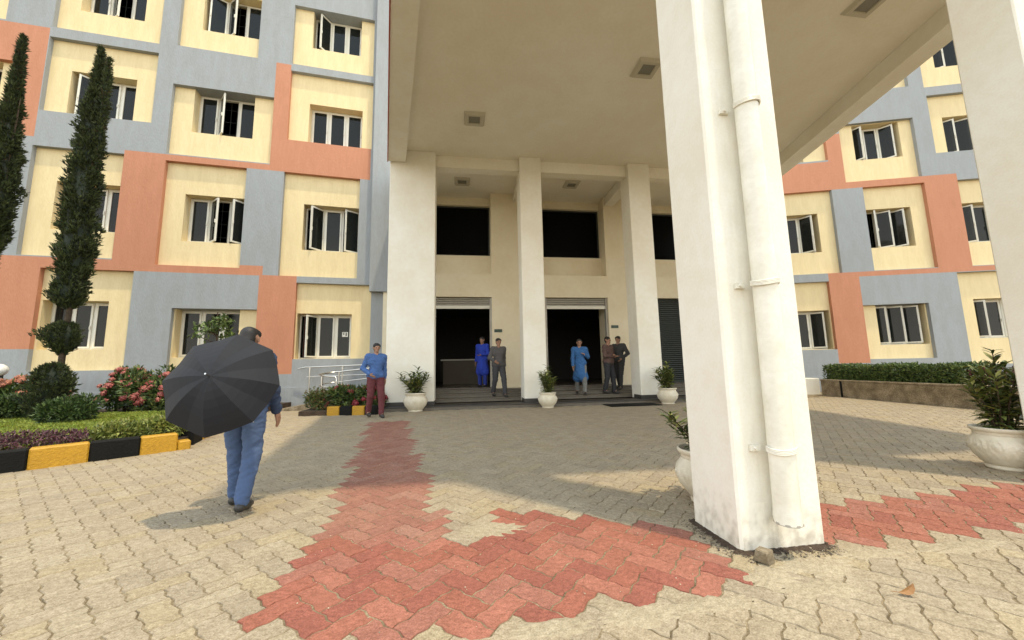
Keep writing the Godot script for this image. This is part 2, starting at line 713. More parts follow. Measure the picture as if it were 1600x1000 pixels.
func in_bed(p: Vector2) -> bool:
	return Geometry2D.is_point_in_polygon(p, BED) or Geometry2D.is_point_in_polygon(p, BED_SMALL)


var BED := PackedVector2Array([Vector2(-9.6, -0.86), Vector2(-3.78, -5.9), Vector2(-4.95, -9.6), Vector2(-4.95, -12.3), Vector2(-20, -10.6), Vector2(-20, -0.86)])
var BED_SMALL := PackedVector2Array([Vector2(-3.7, -9.45), Vector2(-1.95, -9.2), Vector2(-1.95, -10.4), Vector2(-3.7, -10.5)])


# ------------------------------------------------------------------ the wings
# paint: [material, u0, v0, u1, v1], later entries over earlier ones; panels: [panel rect, window rect, sash letters]
func wing(root: Node3D, span: Array, paint: Array, panels: Array, top: float) -> void:
	var us := [span[0], span[1]]
	var vs := [0.0, top]
	for r in paint:
		us.append_array([r[1], r[3]])
		vs.append_array([r[2], r[4]])
	for p in panels:
		us.append_array([p[0][0], p[0][2]])
		vs.append_array([p[0][1], p[0][3]])
	us.sort()
	vs.sort()
	var cells := {}
	var nu := us.size() - 1
	var nv := vs.size() - 1
	for i in nu:
		for j in nv:
			if us[i + 1] - us[i] < 1e-4 or vs[j + 1] - vs[j] < 1e-4:
				continue
			var c := Vector2((us[i] + us[i + 1]) / 2, (vs[j] + vs[j + 1]) / 2)
			var own := -1
			for k in paint.size():
				var r: Array = paint[k]
				if c.x > r[1] and c.x < r[3] and c.y > r[2] and c.y < r[4]:
					own = k
			for p in panels:
				var r: Array = p[0]
				if c.x > r[0] and c.x < r[2] and c.y > r[1] and c.y < r[3]:
					own = -2
			cells[Vector2i(i, j)] = own
	var done := {}
	for k in range(-1, paint.size()):
		var rects := []
		for i in nu:
			for j in nv:
				var at := Vector2i(i, j)
				if cells.get(at, -9) != k or done.has(at):
					continue
				var j1 := j
				while j1 + 1 < nv and not done.has(Vector2i(i, j1 + 1)) and (cells.get(Vector2i(i, j1 + 1), -9) == k or vs[j1 + 2] - vs[j1 + 1] < 1e-4):
					j1 += 1
				var i1 := i
				while i1 + 1 < nu:
					var ok: bool = us[i1 + 2] - us[i1 + 1] > 1e-4
					var thin: bool = not ok
					if ok:
						for q in range(j, j1 + 1):
							if vs[q + 1] - vs[q] > 1e-4 and (cells.get(Vector2i(i1 + 1, q), -9) != k or done.has(Vector2i(i1 + 1, q))):
								ok = false
					if not ok and not thin:
						break
					i1 += 1
				for a in range(i, i1 + 1):
					for b in range(j, j1 + 1):
						if cells.get(Vector2i(a, b), -9) == k:
							done[Vector2i(a, b)] = true
				rects.append([Vector3(us[i], vs[j], -0.6), Vector3(us[i1 + 1], vs[j1 + 1], 0)])
		if rects:
			var m: Material = M.grey if k < 0 else paint[k][0]
			# the default colour is one wall; each painted band is a part of its own
			obj("wall" if k < 0 else "painted_band", boxes(rects), m, root)
	for p in panels:
		panel(root, p)
	# dark rooms behind the windows
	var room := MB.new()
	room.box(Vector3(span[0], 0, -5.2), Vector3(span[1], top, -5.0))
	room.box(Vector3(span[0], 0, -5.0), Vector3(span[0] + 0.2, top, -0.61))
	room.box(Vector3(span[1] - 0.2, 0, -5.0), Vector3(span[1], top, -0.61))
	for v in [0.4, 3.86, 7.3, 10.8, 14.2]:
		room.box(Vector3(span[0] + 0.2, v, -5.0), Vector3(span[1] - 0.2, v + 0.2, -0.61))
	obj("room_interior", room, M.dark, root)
	obj("roof", boxes([[Vector3(span[0] - 0.1, top, -5.3), Vector3(span[1] + 0.1, top + 0.25, 0.1)]]), M.grey, root)


func panel(root: Node3D, p: Array) -> void:
	var a: Array = p[0]
	var w: Array = p[1]
	var list := []
	var z0 := -0.6
	var z1 := -0.13
	if w[1] - a[1] > 0.005:
		list.append([Vector3(a[0], a[1], z0), Vector3(a[2], w[1], z1)])
	if a[3] - w[3] > 0.005:
		list.append([Vector3(a[0], w[3], z0), Vector3(a[2], a[3], z1)])
	if w[0] - a[0] > 0.005:
		list.append([Vector3(a[0], w[1], z0), Vector3(w[0], w[3], z1)])
	if a[2] - w[2] > 0.005:
		list.append([Vector3(w[2], w[1], z0), Vector3(a[2], w[3], z1)])
	obj("cream_panel", boxes(list), M.cream, root)
	window(root, w, p[2], p[3] if p.size() > 3 else "")


func window(root: Node3D, w: Array, how: String, extra: String) -> void:
	var W: float = w[2] - w[0]
	var H: float = w[3] - w[1]
	var fr := MB.new()
	var t := 0.045
	var z := -0.5
	fr.box(Vector3(0.002, 0.002, z), Vector3(t, H - 0.002, z + 0.07))
	fr.box(Vector3(W - t, 0.002, z), Vector3(W - 0.002, H - 0.002, z + 0.07))
	fr.box(Vector3(t, 0.002, z), Vector3(W - t, t, z + 0.068))
	fr.box(Vector3(t, H - t, z), Vector3(W - t, H - 0.002, z + 0.068))
	for k in [1, 2]:
		fr.box(Vector3(W * k / 3 - 0.03, t, z), Vector3(W * k / 3 + 0.03, H - t, z + 0.066))
	var o := obj("window", fr, M.frame, root)
	o.position = Vector3(w[0], w[1], 0)
	# sashes, some of them swung out
	for k in 3:
		var x0: float = t if k == 0 else W * k / 3 + 0.03
		var x1: float = W - t if k == 2 else W * (k + 1) / 3 - 0.03
		var sw := x1 - x0 - 0.006
		var sh := H - 2 * t - 0.006
		var s := MB.new()
		var f := 0.045
		s.box(Vector3(0, 0, 0), Vector3(f, sh, 0.045))
		s.box(Vector3(sw - f, 0, 0), Vector3(sw, sh, 0.045))
		s.box(Vector3(f, 0, 0), Vector3(sw - f, f, 0.043))
		s.box(Vector3(f, sh - f, 0), Vector3(sw - f, sh, 0.043))
		var ch := how[k]
		s.box(Vector3(sw - 0.035 if ch != "R" else 0.015, sh * 0.42, 0.045), Vector3(sw - 0.015 if ch != "R" else 0.035, sh * 0.5, 0.075))
		var pane := MB.new()
		pane.box(Vector3(f, f, 0.018), Vector3(sw - f, sh - f, 0.024))
		var ang := 0.0
		var at := Vector3(x0 + 0.003, t + 0.003, z + 0.05)
		if ch == "L":
			ang = -rng.randf_range(0.45, 1.05)
		elif ch == "R":
			ang = rng.randf_range(0.45, 1.05)
		var xf := Transform3D(Basis.IDENTITY, at)
		if ch == "R":
			xf = Transform3D(Basis.IDENTITY, at + Vector3(sw, 0, 0)) * Transform3D(Basis(Vector3.UP, ang), Vector3.ZERO) * Transform3D(Basis.IDENTITY, Vector3(-sw, 0, 0))
		elif ch == "L":
			xf = Transform3D(Basis(Vector3.UP, ang), at)
		var so := obj("sash", s, M.frame, o)
		so.transform = xf
		var po := obj("pane", pane, M.glass, o)
		po.transform = xf
	# grille bars inside
	var bars := MB.new()
	for k in 9:
		var x := W * (k + 0.5) / 9
		bars.box(Vector3(x - 0.006, 0.01, z - 0.06), Vector3(x + 0.006, H - 0.01, z - 0.048))
	for k in 3:
		var y := H * (k + 0.7) / 3.4
		bars.box(Vector3(0.01, y - 0.006, z - 0.062), Vector3(W - 0.01, y + 0.006, z - 0.061 + 0.012))
	obj("window_grille", bars, M.shutter, o)
	if extra:
		var side: int = 0 if "0" in extra else 2
		var cu := MB.new()
		var x0 := W * side / 3 + 0.05
		var n := 26
		for k in n:
			var xa := x0 + (W / 3 - 0.08) * k / n
			var xb := x0 + (W / 3 - 0.08) * (k + 1) / n
			var za := z - 0.16 + 0.025 * sin(k * 1.3)
			var zb := z - 0.16 + 0.025 * sin((k + 1) * 1.3)
			cu.quad(Vector3(xa, 0.02, za), Vector3(xb, 0.02, zb), Vector3(xb, H - 0.05, zb), Vector3(xa, H - 0.05, za), Vector3(0, 0, 1))
		obj("curtain", cu, mat(0.01, 0.12, 0.17, 0.9) if "b" in extra else mat(0.16, 0.05, 0.03, 0.9), o)
	if "n" in extra:
		var no := obj("paper_notice", boxes([[Vector3(W * 0.8, H * 0.5, z + 0.078), Vector3(W * 0.91, H * 0.61, z + 0.08)]]), M.paper, o)
		obj("notice_print", boxes([[Vector3(W * 0.82, H * 0.545, z + 0.0805), Vector3(W * 0.84, H * 0.6, z + 0.0815)], [Vector3(W * 0.865, H * 0.52, z + 0.0805), Vector3(W * 0.89, H * 0.6, z + 0.0815)]]), M.shutter, o)
		no.set_meta("label", "white paper notice stuck on the pane")


func left_wing() -> void:
	var root := thing("building_wing", "left wing of four storeys in cream panels with grey and salmon bands", "building", Vector3(0, 0, -12.71), 0.111, "wings of the building")
	var S: Material = M.salmon
	var paint := [
		[S, -19.0, 7.63, -11.8, 11.0], [S, -19.0, 1.73, -11.25, 4.22], [S, -11.25, 3.92, -5.98, 4.22], [S, -6.06, 0.95, -5.04, 3.94],
		[S, -9.72, 4.22, -8.71, 7.32], [S, -9.72, 7.31, -5.98, 7.5], [S, -5.98, 7.31, -3.0, 8.41], [S, -5.98, 8.41, -5.54, 11.05],
	]
	var panels := [
		[[-19.0, 11.05, -12.8, 13.9], [-16.0, 11.85, -14.4, 13.3], "..."],
		[[-18.5, 8.35, -12.5, 9.82], [-14.5, 8.4, -12.8, 9.8], ".R."],
		[[-18.5, 4.25, -12.42, 7.4], [-14.4, 4.95, -12.75, 6.38], "..."],
		[[-11.76, 11.05, -9.17, 13.9], [-11.27, 11.83, -9.69, 13.3], ".L."],
		[[-8.72, 11.1, -6.52, 13.9], [-8.17, 11.88, -6.55, 13.32], "RL."],
		[[-5.54, 11.1, -3.0, 13.28], [-4.98, 11.9, -3.44, 13.28], "R.."],
		[[-11.78, 8.44, -9.16, 10.74], [-11.27, 8.44, -9.7, 9.84], "R.."],
		[[-8.72, 7.53, -5.98, 9.8], [-8.2, 8.37, -6.56, 9.8], ".L."],
		[[-5.54, 8.41, -2.98, 10.85], [-4.97, 8.41, -3.32, 9.84], "..."],
		[[-11.8, 4.25, -9.72, 7.38], [-11.26, 5.05, -9.72, 6.45], "...", "b2"],
		[[-8.71, 4.13, -6.6, 7.31], [-8.2, 4.91, -6.6, 6.36], ".LR"],
		[[-5.56, 3.94, -3.31, 7.31], [-4.98, 4.83, -3.31, 6.34], "R.R"],
		[[-11.25, 1.15, -9.18, 3.92], [-11.2, 1.72, -9.75, 3.06], "..."],
		[[-8.2, 1.04, -6.06, 2.88], [-8.16, 1.48, -6.55, 2.88], "..."],
		[[-5.04, 1.39, -2.86, 3.74], [-5.0, 1.4, -3.44, 2.8], "R..", "r0 2n"],
	]
	wing(root, [-19.0, -2.36], paint, panels, 16.6)
	# the proud grey column at the inner end, cut off above the ground floor
	obj("corner_column", boxes([[Vector3(-2.9, 3.5, 0.0), Vector3(-2.33, 16.5, 0.22)]]), M.grey, root)
	obj("plinth", boxes([[Vector3(-19, 0, 0), Vector3(-2.37, 0.55, 0.05)]]), M.grey, root)


func right_wing() -> void:
	var root := thing("building_wing", "right wing of cream panels with grey and salmon bands behind the hedge", "building", Vector3(12, 0, -11.81), -0.285, "wings of the building")
	var S: Material = M.salmon
	var paint := [
		[S, -2.2, 7.26, 2.03, 8.36], [S, 1.55, 8.36, 2.03, 9.42], [S, 2.03, 7.26, 5.5, 7.5], [S, 4.49, 4.15, 5.5, 7.26], [S, 1.06, 3.98, 9.0, 4.15], [S, 1.06, 0.95, 2.03, 3.98],
	]
	var panels := [
		[[-1.5, 8.42, 1.55, 9.4], [-0.9, 8.42, 0.8, 9.4], "L.."],
		[[2.03, 7.5, 4.46, 9.76], [2.55, 8.37, 4.07, 9.73], "L.L"],
		[[5.0, 8.32, 7.6, 10.55], [5.48, 8.35, 7.05, 9.72], "LL."],
		[[2.4, 11.0, 4.5, 13.5], [2.8, 11.8, 4.1, 13.2], "..."],
		[[4.97, 10.88, 7.6, 13.9], [5.54, 11.7, 7.1, 13.1], "LL."],
		[[-0.95, 4.15, 1.53, 7.26], [-0.5, 4.98, 1.04, 6.44], "L.L"],
		[[2.54, 4.17, 4.49, 7.26], [2.62, 5.02, 4.04, 6.45], "RLL"],
		[[5.5, 4.17, 7.6, 7.26], [5.62, 5.02, 7.1, 6.44], "L.L"],
		[[-0.95, 1.44, 1.06, 3.86], [-0.5, 1.46, 1.02, 2.84], "L.L"],
		[[2.03, 1.08, 4.03, 2.95], [2.5, 1.56, 3.99, 2.95], "LLL"],
		[[5.0, 0.85, 7.6, 3.96], [5.46, 1.7, 7.0, 3.04], "L.L"],
		[[8.0, 4.17, 9.0, 7.26], [8.2, 5.02, 8.9, 6.44], "..."],
	]
	wing(root, [-2.2, 9.5], paint, panels, 16.6)
	obj("plinth", boxes([[Vector3(-2.2, 0, 0), Vector3(9.5, 0.5, 0.05)]]), M.grey, root)


# ------------------------------------------------------------------ the wall behind the porch
func entrance_block() -> void:
	var root := thing("entrance_block", "cream entrance wall with tall bays and two open shuttered doorways", "building")
	var zf := -12.3
	var zb := -13.2
	var piers := [[-2.45, -1.2], [1.03, 2.83], [5.06, 6.86], [9.1, 10.05]]
	for p in piers:
		obj("wall_pier", boxes([[Vector3(p[0], 0, zb), Vector3(p[1], 7.0, zf)]]), M.wall, root)
	for k in 3:
		var x0: float = piers[k][1]
		var x1: float = piers[k + 1][0]
		obj("lintel_wall", boxes([[Vector3(x0, 3.36, zb), Vector3(x1, 4.13, zf - 0.002)]]), M.wall, root)
		obj("spandrel_wall", boxes([[Vector3(x0, 4.13, zb), Vector3(x1, 4.9, zf - 0.45)]]), M.wall, root)
		obj("window_head_wall", boxes([[Vector3(x0, 6.72, zb), Vector3(x1, 6.998, zf - 0.45)]]), M.wall, root)
		var w := obj("upper_window", boxes([[Vector3(x0, 4.9, -12.95), Vector3(x0 + 0.05, 6.72, -12.87)], [Vector3(x1 - 0.05, 4.9, -12.95), Vector3(x1, 6.72, -12.87)], [Vector3(x0 + 0.05, 4.9, -12.95), Vector3(x1 - 0.05, 4.95, -12.872)], [Vector3(x0 + 0.05, 6.67, -12.95), Vector3(x1 - 0.05, 6.72, -12.872)]]), M.shutter, root)
		obj("pane", boxes([[Vector3(x0 + 0.05, 4.95, -12.915), Vector3(x1 - 0.05, 6.67, -12.905)]]), M.tint, w)
		# door jambs, roller shutter
		var d := obj("shutter_frame", boxes([[Vector3(x0, 0.4, zf - 0.2), Vector3(x0 + 0.07, 3.355, zf - 0.06)], [Vector3(x1 - 0.07, 0.4, zf - 0.2), Vector3(x1, 3.355, zf - 0.06)]]), M.zinc, root)
		var low := 3.02 if k < 2 else 0.42
		var s := MB.new()
		var y := 3.35
		while y > low + 0.05:
			s.tube([Vector3(x0 + 0.07, y - 0.035, zf - 0.14), Vector3(x1 - 0.07, y - 0.035, zf - 0.14)], 0.036, 6)
			y -= 0.07
		var so := obj("roller_shutter", s, M.zinc if k < 2 else M.shutter, d)
		so.set_meta("label", "rolled up grey steel shutter" if k < 2 else "closed dark green grey steel shutter")
		obj("bottom_bar", boxes([[Vector3(x0 + 0.07, low - 0.04, zf - 0.17), Vector3(x1 - 0.07, low + 0.06, zf - 0.1)]]), M.frame if k < 2 else M.shutter, d)
	obj("upper_wall", boxes([[Vector3(-2.45, 7.365, zb), Vector3(10.6, 16.6, zf)]]), M.grey, root)
	obj("end_wall", boxes([[Vector3(10.05, 0, zb), Vector3(10.4, 7.0, zf)]]), M.grey, root)
	# dark hall
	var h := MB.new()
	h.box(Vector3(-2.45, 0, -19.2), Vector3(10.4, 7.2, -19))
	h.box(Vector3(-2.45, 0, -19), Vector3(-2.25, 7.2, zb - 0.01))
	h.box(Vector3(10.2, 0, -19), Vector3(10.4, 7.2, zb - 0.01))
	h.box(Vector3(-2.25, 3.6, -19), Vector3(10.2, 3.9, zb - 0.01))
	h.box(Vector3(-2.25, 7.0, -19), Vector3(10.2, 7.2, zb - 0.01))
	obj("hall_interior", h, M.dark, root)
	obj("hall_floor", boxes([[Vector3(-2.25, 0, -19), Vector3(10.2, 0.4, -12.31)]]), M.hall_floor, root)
	# reception counter in the dark
	var t := thing("reception_counter", "dark reception counter inside the left doorway", "counter", Vector3(0.2, 0.4, -15.6))
	obj("front_panel", boxes([[Vector3(-0.9, 0, -0.3), Vector3(0.9, 0.95, 0.0)]]), M.hall, t)
	obj("countertop", boxes([[Vector3(-1.0, 0.952, -0.5), Vector3(1.0, 1.0, 0.06)]]), M.frame, t)


# ------------------------------------------------------------------ porch
func pillar(root: Node3D, x0: float, x1: float, z0: float, z1: float, y0: float, called := "pillar") -> MeshInstance3D:
	var mb := MB.new()
	mb.cham(Vector3(x0, y0, z0), Vector3(x1, 7.0, z1), 0.012)
	return obj(called, mb, M.white, root)


# a thin skin of splashed dirt or a run of dirty water: ragged, with bare patches
func stain(parent: Node3D, at: Vector3, across: Vector3, h: float, seed_: int, base: float) -> void:
	var nz := FastNoiseLite.new()
	nz.seed = seed_ * 13
	nz.frequency = 5.0
	nz.fractal_octaves = 4
	var mb := MB.new()
	var out := across.cross(Vector3.UP).normalized()
	if out.z < 0.0 or out.x > 0.0:
		out = -out
	var nu := 34
	var nv := 40
	var rows := []
	for j in nv + 1:
		var row := []
		for i in nu + 1:
			var u := i / float(nu)
			var v := j / float(nv)
			var p := at + across * u + Vector3(0, h * v, 0)
			var n := nz.get_noise_2d(u * across.length() * 3.0 + seed_, v * h * (0.6 if base > 0 else 2.2))
			var edge := sin(PI * u) if base > 0 else 1.0
			var al := clampf(base * edge * (0.6 + n * 1.6), 0, 1) if base > 0 else clampf((1.0 - v * 1.25) * 0.5 + n * 0.9 - 0.12, 0, 0.75) * (1.0 - v)
			mb.col = Color(0.26, 0.2, 0.13, al * 0.4)
			row.append(mb.vert(p, out))
		rows.append(row)
	for j in nv:
		for i in nu:
			mb.tri_i(rows[j][i], rows[j][i + 1], rows[j + 1][i + 1])
			mb.tri_i(rows[j][i], rows[j + 1][i + 1], rows[j + 1][i])
	var m := mat(1, 1, 1, 0.95)
	m.vertex_color_use_as_albedo = true
	m.transparency = BaseMaterial3D.TRANSPARENCY_ALPHA
	obj("dirt_stain", mb, m, parent)


func porch() -> void:
	var root := thing("entrance_porch", "tall white entrance porch with flat roof on square pillars", "porch")
	# roof slab, wider at the building than in front
	var slab := MB.new()
	slab.prism(PackedVector2Array([Vector2(-1.95, -13.2), Vector2(-1.95, -9.97), Vector2(-0.42, -2.0), Vector2(8.05, -2.0), Vector2(9.79, -9.97), Vector2(9.79, -13.2)]), 7.0, 7.36)
	obj("roof_slab", slab, M.soffit, root)
	var lb := MB.new()
	lb.prism(PackedVector2Array([Vector2(-1.94, -9.95), Vector2(-0.425, -2.0), Vector2(-0.0, -2.0), Vector2(-1.48, -9.95)]), 6.64, 6.999)
	obj("edge_beam", lb, M.white, root).set_meta("label", "left edge beam with thin red line along its outer edge")
	var tr := MB.new()
	tr.prism(PackedVector2Array([Vector2(-1.965, -9.95), Vector2(-0.45, -2.0), Vector2(-0.427, -2.0), Vector2(-1.942, -9.95)]), 6.62, 7.36)
	obj("painted_edge", tr, M.trim, root)
	var rb := MB.new()
	rb.prism(PackedVector2Array([Vector2(9.78, -9.95), Vector2(8.045, -2.0), Vector2(7.62, -2.0), Vector2(9.33, -9.95)]), 6.64, 6.999)
	obj("edge_beam", rb, M.white, root).set_meta("label", "right edge beam seen against the right wing")
	obj("cross_beam", boxes([[Vector3(-1.9, 6.66, -10.45), Vector3(9.6, 6.998, -10.15)]]), M.soffit, root)
	for x in [1.98, 5.27]:
		obj("cross_beam", boxes([[Vector3(x - 0.17, 6.7, -12.298), Vector3(x + 0.17, 6.996, -10.452)]]), M.soffit, root)
	pillar(root, -1.89, -0.675, -10.52, -9.97, 0.1).set_meta("label", "wide pillar at the left end of the porch")
	pillar(root, 1.67, 2.29, -10.55, -9.97, 0.1).set_meta("label", "pillar between the two open doorways")
	pillar(root, 4.93, 5.6, -10.55, -9.97, 0.1).set_meta("label", "pillar right of the second doorway")
	pillar(root, 8.3, 9.55, -10.52, -9.97, 0.1).set_meta("label", "wide pillar hidden behind the near pillar")
	for b in [[-1.89, -0.675], [1.67, 2.29], [4.93, 5.6], [8.3, 9.55]]:
		obj("pillar_skirting", boxes([[Vector3(b[0] - 0.012, 0.1, -10.4), Vector3(b[1] + 0.012, 0.2, -9.955)]]), M.step_dark, root)
	pillar(root, 1.48, 1.993, -2.378, -1.963, -0.01).set_meta("label", "near white pillar that carries the drainpipe")
	var np := root.get_child(root.get_child_count() - 1)
	stain(np, Vector3(1.494, 0.004, -1.9615), Vector3(0.485, 0, 0), 0.34, 1, 0.0)
	stain(np, Vector3(1.4785, 0.004, -2.365), Vector3(0, 0, 0.39), 0.4, 2, 0.0)
	stain(np, Vector3(1.62, 0.004, -1.9608), Vector3(0.16, 0, 0), 0.24, 3, 0.5)
	stain(np, Vector3(1.56, 0.25, -1.9606), Vector3(0.11, 0, 0), 2.6, 4, 0.12)
	pillar(root, 4.8, 5.33, -2.713, -2.3, -0.01).set_meta("label", "white pillar at the right edge of the view")
	# recessed ceiling fittings
	var proto: Node3D = null
	var spots := [[0.34, -8.44, "square ceiling light above the left doorway, nearest the middle pillar"], [3.75, -6.5, "square ceiling light beside the near pillar's left edge"], [6.8, -4.75, "square ceiling light right of the near pillar at the top edge"], [0.06, -11.55, "small square ceiling light over the left doorway behind the beam"], [3.64, -11.4, "small square ceiling light over the second doorway behind the beam"]]
	for s in spots:
		if proto == null:
			proto = thing("ceiling_light", s[2], "ceiling light", Vector3(s[0], 7.0, s[1]), 0.0, "ceiling lights under the porch")
			var f := MB.new()
			for q in 4:
				f.xf = Transform3D(Basis(Vector3.UP, q * PI / 2), Vector3.ZERO)
				f.quad(Vector3(-0.25, -0.002, -0.25), Vector3(0.25, -0.002, -0.25), Vector3(0.21, -0.06, -0.21), Vector3(-0.21, -0.06, -0.21), Vector3(0, -0.5, -1))
				f.quad(Vector3(-0.21, -0.06, -0.21), Vector3(0.21, -0.06, -0.21), Vector3(0.14, -0.055, -0.14), Vector3(-0.14, -0.055, -0.14), Vector3(0, -1, 0))
				f.quad(Vector3(-0.14, -0.055, -0.14), Vector3(0.14, -0.055, -0.14), Vector3(0.13, -0.02, -0.13), Vector3(-0.13, -0.02, -0.13), Vector3(0, -0.5, 1))
			obj("frame", f, M.fitting, proto)
			obj("diffuser", boxes([[Vector3(-0.14, -0.03, -0.14), Vector3(0.14, -0.018, 0.14)]]), M.diffuser, proto)
		else:
			dup(proto, Vector3(s[0], 7.0, s[1]), 0.0, s[2])


func steps() -> void:
	var root := thing("entrance_steps", "low dark stone steps across the front of the doorways", "steps")
	var g := [[-9.72, 0.1], [-10.62, 0.2], [-10.95, 0.3], [-11.28, 0.4]]
	for k in 4:
		var mb := MB.new()
		var x0 := -1.95 if k == 0 else -1.3
		mb.cham(Vector3(x0, g[k][1] - 0.1 + (0.001 if k else -0.01), -12.29), Vector3(9.7, g[k][1] - 0.03, g[k][0] - 0.015), 0.004)
		var o := obj("step", mb, M.step, root)
		var t := MB.new()
		t.cham(Vector3(x0, g[k][1] - 0.03, g[k][0] - 0.4), Vector3(9.7, g[k][1], g[k][0]), 0.006)
		obj("tread", t, M.step if k else M.step_dark, o)
	for r in [[3.7, 5.05]]:
		var m := MB.new()
		m.cham(Vector3(r[0], 0.0, -9.7), Vector3(r[1], 0.018, -9.1), 0.004)
		tag(obj("door_mat", m, M.black), "dark mat on the paving before the %s doorway" % ("left" if r[0] < 0 else "second"), "door mat")


# ------------------------------------------------------------------ plants
func shade(c: Color, d := 0.25) -> Color:
	var k := rng.randf_range(1.0 - d, 1.0 + d)
	return Color(c.r * k, c.g * k * rng.randf_range(0.95, 1.05), c.b * k)


func rand_dir() -> Vector3:
	var v := Vector3(rng.randfn(), rng.randfn(), rng.randfn())
	return v.normalized() if v.length() > 1e-4 else Vector3.UP


# leaves through the volume of a lumpy mound standing on y = 0
func mound(r: Vector3, count: int, ln: float, w: float, cols: Array, lumps := 7, dark_core := true) -> MB:
	var mb := MB.new()
	var bumps_ := []
	for k in lumps:
		var a := TAU * k / lumps + rng.randf() * 0.5
		bumps_.append([Vector3(cos(a) * r.x * 0.5, r.y * rng.randf_range(0.35, 0.75), sin(a) * r.z * 0.5), rng.randf_range(0.38, 0.6)])
	bumps_.append([Vector3(0, r.y * 0.55, 0), 0.62])
	for k in count:
		var b: Array = bumps_[rng.randi_range(0, bumps_.size() - 1)]
		var d := rand_dir()
		var f := pow(rng.randf(), 0.35)
		var p: Vector3 = b[0] + Vector3(d.x * r.x, d.y * r.y * 0.8, d.z * r.z) * b[1] * f
		if p.y < 0.01:
			p.y = rng.randf_range(0.01, 0.12)
		var dir := (d + rand_dir() * 0.7 + Vector3.UP * 0.35).normalized()
		var side := dir.cross(rand_dir()).normalized()
		mb.col = shade(cols[rng.randi_range(0, cols.size() - 1)])
		mb.leaf(p, dir, side, ln * rng.randf_range(0.7, 1.25), w * rng.randf_range(0.8, 1.2), 0.25)
	return mb


func sticks(n: int, h: float, spread: float, rad: float) -> MB:
	var mb := MB.new()
	for k in n:
		var a := TAU * k / n + rng.randf() * 0.6
		var e := Vector3(cos(a) * spread * rng.randf_range(0.4, 1.0), h * rng.randf_range(0.7, 1.0), sin(a) * spread * rng.randf_range(0.4, 1.0))
		mb.tube([Vector3(e.x * 0.1, -0.02, e.z * 0.1), e * Vector3(0.45, 0.5, 0.45), e], [rad, rad * 0.75, rad * 0.35], 5)
	return mb


func bush(called: String, label: String, cat: String, at: Vector3, r: Vector3, count: int, ln: float, w: float, cols: Array, group := "") -> Node3D:
	var t := thing(called, label, cat, at, rng.randf() * TAU, group)
	obj("foliage", mound(r, count, ln, w, cols), M.leaf, t).set_meta("kind", "stuff")
	obj("stem", sticks(6, r.y * 0.8, r.x * 0.6, 0.012), M.bark, t)
	return t


func flower_head(size: float, cols: Array) -> MB:
	var mb := MB.new()
	mb.col = cols[0] * 0.6
	mb.lathe(arc_profile(size * 0.75, 0.0), 8)
	for k in 26:
		var d := rand_dir()
		d.y = absf(d.y)
		var p := d * size * Vector3(1, 0.6, 1)
		mb.col = shade(cols[rng.randi_range(0, cols.size() - 1)], 0.2)
		var s := d.cross(rand_dir()).normalized()
		var u := d.cross(s)
		for q in 2:
			var e := s if q == 0 else u
			mb.leaf(p - e * size * 0.22, (e + d * 0.3).normalized(), d.cross(e).normalized(), size * 0.5, size * 0.24, 0.1)
	return mb


func flower_bush(label: String, at: Vector3, r: Vector3, heads: int, cols: Array, group: String) -> void:
	var green := [Color(0.05, 0.09, 0.02), Color(0.09, 0.13, 0.03), Color(0.035, 0.06, 0.015), Color(0.14, 0.17, 0.045)]
	var t := bush("flowering_bush", label, "bush", at, r, int(1500 * r.x * r.y / 0.5) + 300, 0.11, 0.05, green, group)
	var kinds := [flower_head(0.075, cols).mesh(), flower_head(0.06, cols).mesh(), flower_head(0.088, cols).mesh()]
	for k in int(heads * 1.7):
		var a := rng.randf() * TAU
		var e := rng.randf_range(-0.25, 1.35)
		var d := Vector3(cos(a) * cos(e), sin(e), sin(a) * cos(e))
		var o := obj("flower_head", kinds[k % 3], M.petal, t)
		o.position = Vector3(0, r.y * 0.42, 0) + d * Vector3(r.x, r.y * 0.62, r.z) * rng.randf_range(0.9, 1.05)
		o.basis = Basis(Quaternion(Vector3.UP, (d + Vector3.UP * 0.6).normalized()))


func prof_at(prof: Array, y: float) -> float:
	for k in prof.size() - 1:
		if y >= prof[k].x and y <= prof[k + 1].x:
			return lerpf(prof[k].y, prof[k + 1].y, (y - prof[k].x) / maxf(prof[k + 1].x - prof[k].x, 1e-4))
	return 0.0


